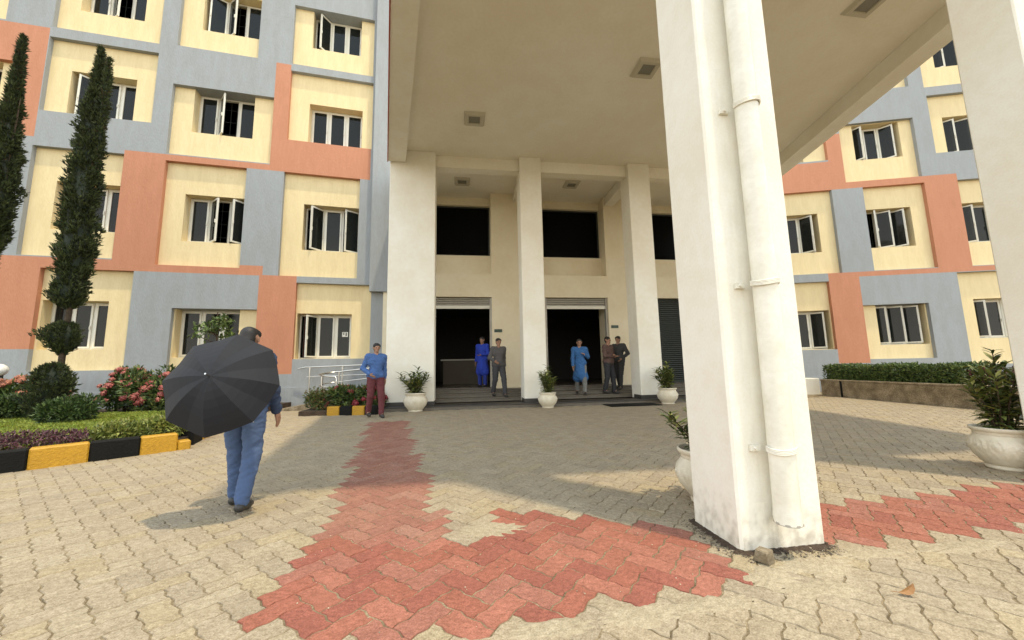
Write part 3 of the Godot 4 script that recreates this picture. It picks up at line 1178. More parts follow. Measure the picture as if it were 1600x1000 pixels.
# tufts of a clipped conifer over a profile of (height, radius)
func conifer(prof: Array, count: int, seed_: int, tuft := 0.085) -> MB:
	var mb := MB.new()
	var nz := FastNoiseLite.new()
	nz.seed = seed_
	nz.frequency = 1.5
	var cols := [Color(0.024, 0.037, 0.011), Color(0.038, 0.053, 0.014), Color(0.054, 0.07, 0.018), Color(0.017, 0.026, 0.009), Color(0.07, 0.08, 0.022)]
	# dense inside
	var core := []
	for k in prof.size():
		core.append(Vector2(maxf(prof[k].y * 0.5, 0.005), prof[k].x))
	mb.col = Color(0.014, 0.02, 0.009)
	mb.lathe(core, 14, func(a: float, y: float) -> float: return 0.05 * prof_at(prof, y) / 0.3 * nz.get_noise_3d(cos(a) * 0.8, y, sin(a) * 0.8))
	var lo: float = prof[0].x
	var hi: float = prof[-1].x
	var big := 0.0
	for q in prof:
		big = maxf(big, q.y)
	var made := 0
	while made < count:
		var y := rng.randf_range(lo, hi)
		var r := prof_at(prof, y)
		if rng.randf() * big > r + 0.05:
			continue
		made += 1
		var a := rng.randf() * TAU
		var lump := nz.get_noise_3d(cos(a) * 0.7, y * 1.1, sin(a) * 0.7)
		var rr := r * (0.6 + 0.8 * lump) * rng.randf_range(0.62, 1.04)
		var o := Vector3(cos(a), 0, sin(a))
		var p := o * rr + Vector3(0, y, 0)
		var c: Color = cols[clampi(int((lump + 0.5) * 3.2 + rng.randf_range(-0.8, 1.2)), 0, 4)]
		if lump < -0.22 and rng.randf() < 0.5:
			c = Color(0.075, 0.055, 0.026)
		for q in 3:
			var d := (o * rng.randf_range(0.25, 0.9) + Vector3.UP * rng.randf_range(0.4, 1.1) + rand_dir() * 0.45).normalized()
			mb.col = shade(c, 0.3)
			mb.leaf(p, d, d.cross(rand_dir()).normalized(), tuft * rng.randf_range(0.6, 1.4), tuft * 0.3, 0.05)
	return mb


func garden() -> void:
	var s := MB.new()
	s.prism(BED, -0.3, 0.13)
	tag(obj("garden_soil", s, M.soil), "", "", "", "structure")
	var lw := PackedVector2Array([Vector2(-9.2, -1.6), Vector2(-4.3, -6.4), Vector2(-5.0, -9.0), Vector2(-5.2, -9.9), Vector2(-14, -9.9), Vector2(-14, -1.6)])
	var lm := MB.new()
	lm.prism(lw, 0.1, 0.145)
	tag(obj("lawn", lm, M.lawn), "", "", "", "structure")
	# grass blades
	var bl := MB.new()
	for k in 7:
		bl.col = Color(0.2, 0.26, 0.04) * rng.randf_range(0.8, 1.35)
		var d := (Vector3.UP + rand_dir() * 0.55).normalized()
		bl.leaf(Vector3(rng.randf_range(-0.03, 0.03), 0, rng.randf_range(-0.03, 0.03)), d, d.cross(rand_dir()).normalized(), 0.055, 0.007, 0.3)
	var spots := []
	while spots.size() < 16000:
		var p := Vector2(rng.randf_range(-10.5, -4.3), rng.randf_range(-9.9, -4.2))
		if Geometry2D.is_point_in_polygon(p, lw):
			spots.append(p)
	var mm := MultiMesh.new()
	mm.transform_format = MultiMesh.TRANSFORM_3D
	mm.use_colors = true
	mm.mesh = bl.mesh()
	mm.instance_count = spots.size()
	for k in spots.size():
		mm.set_instance_transform(k, Transform3D(Basis(Vector3.UP, rng.randf() * TAU).scaled(Vector3.ONE * rng.randf_range(0.6, 1.2)), Vector3(spots[k].x, 0.143, spots[k].y)))
		var g := rng.randf_range(0.75, 1.3)
		mm.set_instance_color(k, Color(g * rng.randf_range(0.9, 1.3), g, g * 0.9))
	var mi := MultiMeshInstance3D.new()
	mi.name = "grass"
	mi.multimesh = mm
	mi.material_override = M.leaf
	add_child(mi)
	tag(mi, "bright green lawn between the kerb and the flowering bushes", "grass", "", "stuff")

	# kerb of black and yellow blocks
	var kerb := thing("garden_kerb", "painted kerb of black and yellow concrete blocks along the lawn", "kerb", Vector3(-3.73, 0, -5.95))
	var dir := Vector3(-4.9 + 3.73, 0, -4.92 + 5.93).normalized()
	var ang := atan2(-dir.z, dir.x)
	var cuts := [0.0, 0.14, 0.5, 0.93, 1.38, 1.84, 2.3, 2.76, 3.22, 3.7, 4.2, 4.7, 5.2, 5.7, 6.2]
	for k in cuts.size() - 1:
		var b := MB.new()
		var top := 0.115 if k == 0 else 0.225 + rng.randf_range(-0.004, 0.004)
		b.cham(Vector3(cuts[k] + 0.003, -0.05, -0.16), Vector3(cuts[k + 1] - 0.003, top, 0.0 if k else 0.012), 0.014)
		var yellow := k < 2 or k % 2 == 1
		var o := obj("kerb_block", b, M.yellow if yellow else M.black, kerb)
		o.rotation.y = ang + PI * 0
		o.rotation.y = atan2(-dir.z, dir.x)
	# the kerb's other side, towards the wall
	var d2 := Vector3(-1.17, 0, -3.7)
	var t := 0.18
	var k2 := 0
	while t < 3.6:
		var b := MB.new()
		b.cham(Vector3(0.003, -0.05, -0.15), Vector3(0.447, 0.2, 0.0), 0.014)
		var o := obj("kerb_block", b, M.black if k2 % 2 == 0 else M.yellow, kerb)
		o.position = d2.normalized() * t
		o.rotation.y = atan2(-d2.z, d2.x)
		t += 0.45
		k2 += 1

	# two columnar cypresses; the nearer one clipped with a ball below
	var t1 := thing("cypress_tree", "tall narrow cypress clipped to a ball low on its trunk", "tree", Vector3(-8.18, 0.1, -9.0), 0.0, "cypresses before the left wing")
	obj("trunk", sticks_trunk(8.0, 0.06), M.bark, t1)
	var crown := [Vector2(2.3, 0.12), Vector2(2.42, 0.27), Vector2(2.7, 0.36), Vector2(3.1, 0.4), Vector2(3.5, 0.37), Vector2(4.2, 0.38), Vector2(4.9, 0.34), Vector2(5.7, 0.31), Vector2(6.4, 0.27), Vector2(7.0, 0.2), Vector2(7.5, 0.12), Vector2(7.95, 0.07), Vector2(8.38, 0.015)]
	var cm := conifer(crown, 11000, 4)
	cm.xf = Transform3D(Basis.IDENTITY, Vector3(0.2, 0, 0.05))
	var tip2 := [Vector2(5.6, 0.03), Vector2(6.2, 0.1), Vector2(6.8, 0.1), Vector2(7.4, 0.07), Vector2(8.1, 0.012)]
	var side := conifer(tip2, 900, 9)
	for k in side.v.size():
		side.v[k] += Vector3(0.22, 0, 0.04)
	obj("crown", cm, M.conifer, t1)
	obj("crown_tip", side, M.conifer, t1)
	var ball := conifer([Vector2(1.33, 0.06), Vector2(1.5, 0.26), Vector2(1.7, 0.38), Vector2(1.85, 0.36), Vector2(1.97, 0.26), Vector2(2.02, 0.04)], 1900, 6, 0.07)
	obj("clipped_ball", ball, M.conifer, t1)
	var t2 := thing("cypress_tree", "tall narrow cypress at the left edge of the view", "tree", Vector3(-9.74, 0.1, -9.0), 0.0, "cypresses before the left wing")
	obj("trunk", sticks_trunk(8.2, 0.06), M.bark, t2)
	obj("crown", conifer([Vector2(2.6, 0.05), Vector2(3.0, 0.13), Vector2(3.5, 0.2), Vector2(4.0, 0.28), Vector2(4.6, 0.34), Vector2(5.6, 0.32), Vector2(6.3, 0.25), Vector2(7.0, 0.19), Vector2(7.7, 0.1), Vector2(8.5, 0.015)], 9000, 14), M.conifer, t2)
	var t3 := thing("clipped_bush", "dark clipped conifer bush at the foot of the cypress", "bush", Vector3(-8.15, 0.12, -8.85))
	obj("foliage", conifer([Vector2(0.05, 0.22), Vector2(0.3, 0.34), Vector2(0.7, 0.38), Vector2(0.95, 0.36), Vector2(1.08, 0.2), Vector2(1.14, 0.02)], 2600, 21, 0.07), M.conifer, t3).set_meta("kind", "stuff")

	var dark := [Color(0.045, 0.08, 0.02), Color(0.065, 0.105, 0.026), Color(0.03, 0.052, 0.014), Color(0.085, 0.125, 0.032)]
	bush("shrub", "spreading dark green shrub on the lawn before the cypress", "shrub", Vector3(-7.3, 0.13, -8.3), Vector3(0.42, 0.48, 0.4), 3600, 0.075, 0.035, dark)
	bush("shrub", "low dark green shrub at the left edge of the lawn", "shrub", Vector3(-9.2, 0.13, -9.3), Vector3(0.55, 0.5, 0.5), 2600, 0.08, 0.035, dark)
	var pink := [Color(0.5, 0.13, 0.11), Color(0.55, 0.2, 0.15), Color(0.4, 0.07, 0.08), Color(0.6, 0.27, 0.19)]
	var grp := "flowering bushes along the left wing"
	flower_bush("pink flowering bush right beside the clipped conifer, the tallest of the row", Vector3(-8.2, 0.13, -10.7), Vector3(0.62, 1.0, 0.5), 24, pink, grp)
	flower_bush("pink flowering bush below the grey wall, second from the conifer", Vector3(-7.5, 0.13, -10.45), Vector3(0.6, 0.82, 0.5), 26, pink, grp)
	flower_bush("red flowering bush nearest the black umbrella", Vector3(-6.85, 0.13, -10.3), Vector3(0.55, 0.92, 0.5), 20, pink, grp)
	flower_bush("flowering bush hidden behind the black umbrella", Vector3(-6.0, 0.13, -10.3), Vector3(0.6, 0.8, 0.5), 14, pink, grp)
	flower_bush("salmon flowering bush left of the clipped conifer", Vector3(-9.55, 0.13, -9.9), Vector3(0.7, 0.85, 0.5), 24, [Color(0.6, 0.25, 0.15), Color(0.55, 0.2, 0.13)], grp)
	flower_bush("salmon flowering bush at the left edge under the second cypress", Vector3(-10.8, 0.13, -10.0), Vector3(0.6, 0.85, 0.5), 16, [Color(0.6, 0.25, 0.15), Color(0.55, 0.2, 0.13)], grp)
	# border plants behind the kerb
	var pur := [Color(0.1, 0.035, 0.05), Color(0.14, 0.055, 0.07), Color(0.07, 0.03, 0.035), Color(0.17, 0.09, 0.085), Color(0.09, 0.06, 0.04)]
	var nrm := Vector3(-dir.z, 0, dir.x)
	if nrm.x > 0:
		nrm = -nrm
	var hg := thing("border_hedge", "low purple leaved border hedge behind the painted kerb", "hedge", Vector3(-3.73, 0.1, -5.95))
	var hb := MB.new()
	for k in 7500:
		var u := rng.randf_range(0.95, 5.8)
		var wv := 0.5 + 0.5 * sin(u * 5.0) * 0.4
		var across := rng.randf_range(0.18, 0.62)
		var h := 0.27 * (0.7 + 0.4 * wv) * sqrt(maxf(0.05, 1.0 - pow((across - 0.4) / 0.25, 2)))
		var p := dir * u + nrm * across + Vector3(0, h * pow(rng.randf(), 0.4), 0)
		var d := (Vector3.UP * 0.8 + rand_dir()).normalized()
		hb.col = shade(pur[rng.randi_range(0, 4)], 0.35)
		hb.leaf(p, d, d.cross(rand_dir()).normalized(), rng.randf_range(0.035, 0.07), 0.018, 0.2)
	obj("foliage", hb, M.leaf, hg).set_meta("kind", "stuff")
	var lime := [Color(0.16, 0.19, 0.035), Color(0.22, 0.24, 0.05), Color(0.1, 0.13, 0.025), Color(0.28, 0.29, 0.08)]
	bush("variegated_shrub", "low lime green shrub at the right end of the kerb", "shrub", Vector3(-4.1, 0.12, -6.1), Vector3(0.34, 0.3, 0.3), 1700, 0.06, 0.032, lime)
	bush("variegated_shrub", "low lime green shrub next to the purple hedge", "shrub", Vector3(-4.5, 0.12, -5.85), Vector3(0.34, 0.27, 0.3), 1700, 0.06, 0.032, lime)
	# small tree whose leaves show above the umbrella
	var sp := thing("sapling", "small green sapling before the ground floor window above the umbrella", "tree", Vector3(-6.1, 0.1, -10.4))
	var st := MB.new()
	st.tube([Vector3(0, 0, 0), Vector3(0.03, 1.2, 0), Vector3(-0.02, 2.45, 0)], [0.025, 0.02, 0.012], 6)
	var lf := MB.new()
	for k in 11:
		var a := TAU * k * 0.381
		var y := rng.randf_range(1.7, 2.4)
		var e := Vector3(cos(a) * rng.randf_range(0.2, 0.6), y + rng.randf_range(0.0, 0.2), sin(a) * rng.randf_range(0.2, 0.5))
		st.tube([Vector3(0, y - 0.1, 0), e], [0.012, 0.005], 5)
		for q in 26:
			var p := e.lerp(Vector3(0, y, 0), rng.randf() * 0.5) + rand_dir() * 0.12
			var d := (rand_dir() + Vector3(0, 0.2, 0)).normalized()
			lf.col = shade([Color(0.08, 0.12, 0.03), Color(0.12, 0.17, 0.04), Color(0.05, 0.08, 0.02)][q % 3])
			lf.leaf(p, d, d.cross(rand_dir()).normalized(), 0.13, 0.055, 0.3)
	obj("trunk", st, M.bark, sp)
	obj("crown", lf, M.leaf, sp)
	# garden lamp
	var gl := thing("garden_lamp", "white globe garden lamp among the bushes at the left edge", "lamp", Vector3(-9.6, 0.12, -9.35))
	var gp := MB.new()
	gp.tube([Vector3.ZERO, Vector3(0, 0.9, 0)], 0.03, 8)
	gp.tube([Vector3(0, 0.88, 0), Vector3(0, 0.93, 0)], 0.07, 12)
	obj("post", gp, M.shutter, gl)
	var gb := MB.new()
	gb.lathe(arc_profile(0.13, 1.04), 20)
	obj("globe", gb, M.globe, gl)


func arc_profile(r: float, y: float) -> Array:
	var out := []
	for k in 13:
		var a := -PI / 2 + PI * k / 12
		out.append(Vector2(maxf(cos(a) * r, 0.001), y + sin(a) * r))
	return out


func sticks_trunk(h: float, r: float) -> MB:
	var mb := MB.new()
	mb.tube([Vector3(0, -0.1, 0), Vector3(0.02, h * 0.2, 0), Vector3(0.1, h * 0.5, 0.03), Vector3(0.18, h * 0.85, 0.05)], [r, r * 0.85, r * 0.6, r * 0.15], 8)
	return mb


# ------------------------------------------------------------------ right: planter and hedge
func planter() -> void:
	var p0 := Vector3(10.95, 0, -10.35)
	var d := Vector3(-0.55, 0, 3.47).normalized()
	var ln := 6.4
	var root := thing("planter_wall", "low stained concrete planter wall below the right wing", "wall", p0)
	root.basis = Basis(-d, Vector3.UP, d.cross(Vector3.UP) * -1.0).orthonormalized()
	root.basis = Basis(d, Vector3.UP, d.cross(Vector3.UP))
	# local x runs along the wall towards the camera, z away to the building or to the court
	var z_in := 1.0 if (root.basis.z.x > 0) else -1.0
	var cuts := [0.0, 0.75, 6.4]
	for k in 2:
		var b := MB.new()
		b.cham(Vector3(cuts[k] + 0.006, -0.1, minf(0, 0.18 * z_in)), Vector3(cuts[k + 1] - 0.006, 0.44, maxf(0, 0.18 * z_in)), 0.01)
		obj("wall_section", b, M.concrete, root)
		var c := MB.new()
		c.cham(Vector3(cuts[k] + 0.004, 0.44, minf(-0.02 * z_in, 0.2 * z_in)), Vector3(cuts[k + 1] - 0.004, 0.485, maxf(-0.02 * z_in, 0.2 * z_in)), 0.008)
		obj("coping", c, M.concrete, root)
	obj("end_wall", boxes([[Vector3(0.0, -0.1, minf(0.185 * z_in, 1.3 * z_in)), Vector3(0.18, 0.48, maxf(0.185 * z_in, 1.3 * z_in))]]), M.concrete, root)
	obj("end_wall", boxes([[Vector3(ln - 0.19, -0.1, minf(0.185 * z_in, 1.3 * z_in)), Vector3(ln - 0.01, 0.48, maxf(0.185 * z_in, 1.3 * z_in))]]), M.concrete, root)
	obj("joint_pipe", boxes([[Vector3(0.735, -0.02, minf(-0.03 * z_in, 0)), Vector3(0.775, 0.46, maxf(-0.03 * z_in, 0))]]), M.black, root)
	obj("soil", boxes([[Vector3(0.18, 0, minf(0.19 * z_in, 1.3 * z_in)), Vector3(ln - 0.2, 0.4, maxf(0.19 * z_in, 1.3 * z_in))]]), M.soil, root)
	# clipped hedge
	var hg := thing("clipped_hedge", "dark green clipped hedge in the concrete planter", "hedge", p0 + Vector3(0, 0.4, 0))
	hg.basis = root.basis
	var mb := MB.new()
	var cols := [Color(0.06, 0.1, 0.022), Color(0.09, 0.135, 0.03), Color(0.04, 0.07, 0.016), Color(0.13, 0.17, 0.04)]
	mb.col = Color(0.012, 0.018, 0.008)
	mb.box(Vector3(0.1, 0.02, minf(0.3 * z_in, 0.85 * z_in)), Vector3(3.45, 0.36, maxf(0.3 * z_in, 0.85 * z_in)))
	for k in 9000:
		var x := rng.randf_range(-0.05, 3.62)
		var q := rng.randf()
		var y := 0.0
		var z := 0.0
		if q < 0.45:
			y = rng.randf_range(0.38, 0.5) + 0.03 * sin(x * 4)
			z = rng.randf_range(0.18, 0.95)
		elif q < 0.9:
			y = rng.randf_range(0.05, 0.48)
			z = rng.randf_range(0.16, 0.3)
		else:
			y = rng.randf_range(0.05, 0.48)
			z = rng.randf_range(0.2, 0.95)
			x = rng.randf_range(-0.06, 0.1) if rng.randf() < 0.5 else rng.randf_range(3.45, 3.65)
		var d3 := (rand_dir() + Vector3(0, 0.5, -0.4 * z_in)).normalized()
		mb.col = shade(cols[rng.randi_range(0, 3)], 0.3)
		mb.leaf(Vector3(x, y, z * z_in), d3, d3.cross(rand_dir()).normalized(), rng.randf_range(0.05, 0.085), 0.035, 0.2)
	obj("foliage", mb, M.leaf, hg).set_meta("kind", "stuff")
	var red := [Color(0.11, 0.03, 0.035), Color(0.15, 0.045, 0.045), Color(0.06, 0.025, 0.025), Color(0.05, 0.06, 0.02)]
	var spots := [[3.85, "small dark red leaved plant at the near end of the clipped hedge"], [4.45, "dark red leaved plant in the planter left of the big potted shrub"], [5.1, "dark red leaved plant in the planter behind the big potted shrub"], [5.7, "dark red leaved plant in the planter right of the big potted shrub"]]
	for s in spots:
		bush("red_leaved_plant", s[1], "plant", p0 + d * s[0] + root.basis.z * 0.55 * z_in + Vector3(0, 0.4, 0), Vector3(0.34, 0.36, 0.32), 700, 0.09, 0.04, red, "dark red plants in the planter")
	# white block at the far end of the planter
	var wb := MB.new()
	wb.cham(Vector3(-0.35, -0.02, -0.25), Vector3(0.35, 0.5, 0.25), 0.01)
	tag(obj("white_block", wb, M.white), "low white masonry block left of the planter", "block").position = Vector3(11.0, 0, -11.0)


# ------------------------------------------------------------------ ramp, rails, small bed
func ramp() -> void:
	var mb := MB.new()
	var n := 14
	for k in n:
		var xa := -4.9 + 2.5 * k / n
		var xb := -4.9 + 2.5 * (k + 1) / n
		var ya := 0.36 * clampf(k / float(n) * 1.25, 0, 1) + 0.004
		var yb := 0.36 * clampf((k + 1) / float(n) * 1.25, 0, 1) + 0.004
		mb.quad(Vector3(xa, ya, -12.25), Vector3(xb, yb, -12.25), Vector3(xb, yb, -10.75), Vector3(xa, ya, -10.75), Vector3.UP)
		mb.quad(Vector3(xa, -0.05, -10.75), Vector3(xb, -0.05, -10.75), Vector3(xb, yb, -10.75), Vector3(xa, ya, -10.75), Vector3(0, 0, 1))
	tag(obj("ramp", mb, M.concrete), "", "", "", "structure")
	var rail := thing("ramp_handrail", "curved stainless steel handrail looping round the small flower bed", "handrail", Vector3.ZERO, 0.0, "steel handrails of the ramp")
	var loop := []
	for k in 9:
		var a := PI * 0.5 + PI * k / 8.0
		loop.append(Vector3(-3.35 + cos(a) * 0.33, 0.9 + 0.012 * k, -10.8 - 0.42 * sin(a - 0.0) * -1.0 * 1.0))
	var top := [Vector3(-3.17, 0.72, -10.35), Vector3(-3.17, 0.82, -10.36), Vector3(-3.22, 0.87, -10.38)]
	for k in range(0, 9):
		var a := -PI * 0.5 - PI * k / 8.0
		top.append(Vector3(-3.38 + cos(a) * 0.34, 0.88 + 0.014 * k, -10.82 - sin(a) * 0.42))
	top.append_array([Vector3(-2.9, 1.04, -11.24), Vector3(-2.35, 1.1, -11.24)])
	obj("top_rail", tubes([top], 0.022), M.steel, rail)
	var mid := []
	for p in top.slice(3):
		mid.append(p + Vector3(0, -0.28, 0))
	obj("mid_rail", tubes([mid], 0.014), M.steel, rail)
	for p in [Vector3(-3.17, 0.75, -10.35), Vector3(-3.6, 0.9, -10.56), Vector3(-3.7, 0.93, -10.9), Vector3(-3.38, 0.98, -11.24), Vector3(-2.6, 1.07, -11.24)]:
		obj("post", tubes([[Vector3(p.x, -0.02, p.z), p]], 0.022), M.steel, rail)
	var back := thing("ramp_handrail", "straight stainless steel handrail against the grey base of the left wing", "handrail", Vector3.ZERO, 0.0, "steel handrails of the ramp")
	obj("top_rail", tubes([[Vector3(-4.75, 1.1, -11.95), Vector3(-4.55, 1.14, -11.95), Vector3(-2.5, 1.19, -11.95)]], 0.022), M.steel, back)
	obj("mid_rail", tubes([[Vector3(-4.5, 0.86, -11.95), Vector3(-2.5, 0.9, -11.95)]], 0.013), M.steel, back)
	for x in [-4.42, -3.5, -2.6]:
		obj("post", tubes([[Vector3(x, 0.1, -11.95), Vector3(x, 1.15, -11.95)]], 0.022), M.steel, back)
	# small bed with kerb
	var s := MB.new()
	s.prism(BED_SMALL, -0.1, 0.1)
	tag(obj("flower_bed_soil", s, M.soil), "", "", "", "structure")
	var kb := thing("flower_bed_kerb", "short yellow and black kerb before the steel handrail", "kerb", Vector3(-3.05, 0, -9.33))
	for k in 4:
		var b := MB.new()
		b.cham(Vector3(0.29 * k + 0.003, -0.05, -0.16), Vector3(0.29 * (k + 1) - 0.003, 0.2, 0.0), 0.014)
		obj("kerb_block", b, M.yellow if k % 2 == 0 else M.black, kb).rotation.y = -0.14
	var green := [Color(0.06, 0.09, 0.02), Color(0.1, 0.12, 0.03), Color(0.12, 0.08, 0.03), Color(0.04, 0.06, 0.015)]
	bush("border_shrub", "rounded brownish green shrub under the curved handrail", "shrub", Vector3(-3.38, 0.08, -9.85), Vector3(0.36, 0.5, 0.42), 1900, 0.06, 0.03, green)
	flower_bush("low bush with red flowers right of the curved handrail", Vector3(-2.85, 0.08, -9.9), Vector3(0.42, 0.55, 0.4), 9, [Color(0.4, 0.06, 0.07), Color(0.5, 0.12, 0.12)], "")
	flower_bush("low bush with dark red flowers beside the wide left pillar", Vector3(-2.25, 0.08, -9.85), Vector3(0.36, 0.5, 0.38), 9, [Color(0.3, 0.03, 0.04), Color(0.42, 0.06, 0.07)], "")


func tubes(lines: Array, r: float) -> MB:
	var mb := MB.new()
	for l in lines:
		mb.tube(l, r, 8)
	return mb


# ------------------------------------------------------------------ pots, pipe, small things
func pot_mesh() -> MB:
	var mb := MB.new()
	var prof := [Vector2(0.12, 0.0), Vector2(0.165, 0.0), Vector2(0.17, 0.02), Vector2(0.155, 0.035)]
	for k in 15:
		var t := k / 14.0
		prof.append(Vector2(0.155 + 0.112 * sin(PI * (0.05 + 0.78 * t)), 0.04 + 0.255 * t))
	prof.append_array([Vector2(0.218, 0.306), Vector2(0.238, 0.316), Vector2(0.25, 0.33), Vector2(0.249, 0.345), Vector2(0.24, 0.35), Vector2(0.23, 0.345), Vector2(0.228, 0.32), Vector2(0.22, 0.28)])
	mb.lathe(prof, 96, func(a: float, y: float) -> float:
		if y < 0.09 or y > 0.275:
			return 0.0
		# swirling leaf relief round the belly, ribs below
		var u := fposmod(a * 12.0 / TAU, 1.0) - 0.5
		var v := (y - 0.2) / 0.07
		if y > 0.14:
			var rr := sqrt(u * u * 4.0 + v * v)
			var th := atan2(v, u * 2.0)
			return 0.011 * maxf(0.0, sin(rr * 9.0 + th)) * clampf(1.15 - rr, 0, 1) * 2.0
		return 0.007 * maxf(0.0, sin(a * 24.0)) * sin(PI * clampf((y - 0.09) / 0.05, 0, 1)))
	return mb


func potted(label: String, at: Vector3, scale_: float) -> Node3D:
	var t := thing("plant_pot", label, "plant pot", at, rng.randf() * TAU, "white pots at the porch pillars")
	var o := obj("pot", pot_mesh(), M.pot, t)
	o.scale = Vector3(1, 1.25, 1) * scale_
	var s := MB.new()
	s.lathe([Vector2(0.001, 0.295), Vector2(0.12, 0.3), Vector2(0.224, 0.288)], 24)
	var so := obj("soil", s, M.soil, t)
	so.scale = o.scale
	return t


func croton(label: String, at: Vector3, h: float, spread: float, stems: int, each: int, leaf_len: float, single: bool) -> void:
	var t := thing("potted_shrub", label, "shrub", at, 0.0, "shrubs in the white pots")
	var st := MB.new()
	var cols := [Color(0.09, 0.125, 0.03), Color(0.17, 0.2, 0.05), Color(0.055, 0.085, 0.02), Color(0.26, 0.26, 0.07), Color(0.12, 0.15, 0.035)]
	var kinds := []
	if single:
		for c in cols:
			for b in [0.3, 0.8]:
				var m := MB.new()
				m.col = c
				m.blade(Vector3.ZERO, Vector3(0, 0, 1), Vector3(1, 0, 0), 1.0, 0.27, b)
				kinds.append(m.mesh())
	var all := MB.new()
	for k in stems:
		var a := TAU * k / stems + rng.randf() * 0.5
		var lean := spread * rng.randf_range(0.25, 0.95)
		var hh := h * rng.randf_range(0.45, 0.85)
		if k == 0:
			lean = spread * 0.12
			hh = h
		var tip := Vector3(cos(a) * lean, hh * 0.86, sin(a) * lean)
		var base := Vector3(cos(a) * 0.05, 0, sin(a) * 0.05)
		var midp := base.lerp(tip, 0.5) + Vector3(-cos(a), 0, -sin(a)) * lean * 0.12
		st.tube([base, midp, tip], [0.008, 0.006, 0.004], 5)
		for q in each:
			var f := 0.12 + 0.88 * pow(q / float(each - 1), 0.8)
			var p := base.lerp(midp, f * 2) if f < 0.5 else midp.lerp(tip, f * 2 - 1)
			var b := q * 2.4 + k
			var up := lerpf(-0.1, 0.9, f) + rng.randf_range(-0.2, 0.3)
			var d := Vector3(cos(b), up, sin(b)).normalized()
			var side := d.cross(Vector3.UP).normalized()
			var l := leaf_len * rng.randf_range(0.7, 1.2)
			if single:
				var o := obj("leaf", kinds[rng.randi_range(0, kinds.size() - 1)], M.leaf, t)
				o.transform = Transform3D(Basis(side, d.cross(side), d).orthonormalized().scaled_local(Vector3(l, l, l)), p)
				for e in 2:
					var d2 := Vector3(cos(b + 1.2 + e * 2.0), up + rng.randf_range(-0.4, 0.3), sin(b + 1.2 + e * 2.0)).normalized()
					all.col = shade(cols[rng.randi_range(0, 4)] * 0.85)
					all.blade(p + Vector3(0, rng.randf_range(-0.05, 0.03), 0), d2, d2.cross(Vector3.UP).normalized(), l * 0.9, l * 0.25, rng.randf_range(0.3, 0.9))
			else:
				all.col = shade(cols[rng.randi_range(0, 4)])
				all.blade(p, d, side, l, l * 0.26, rng.randf_range(0.3, 0.9))
	obj("stem", st, M.bark, t)
	if all.v.size() > 0:
		obj("foliage", all, M.leaf, t).set_meta("kind", "stuff")


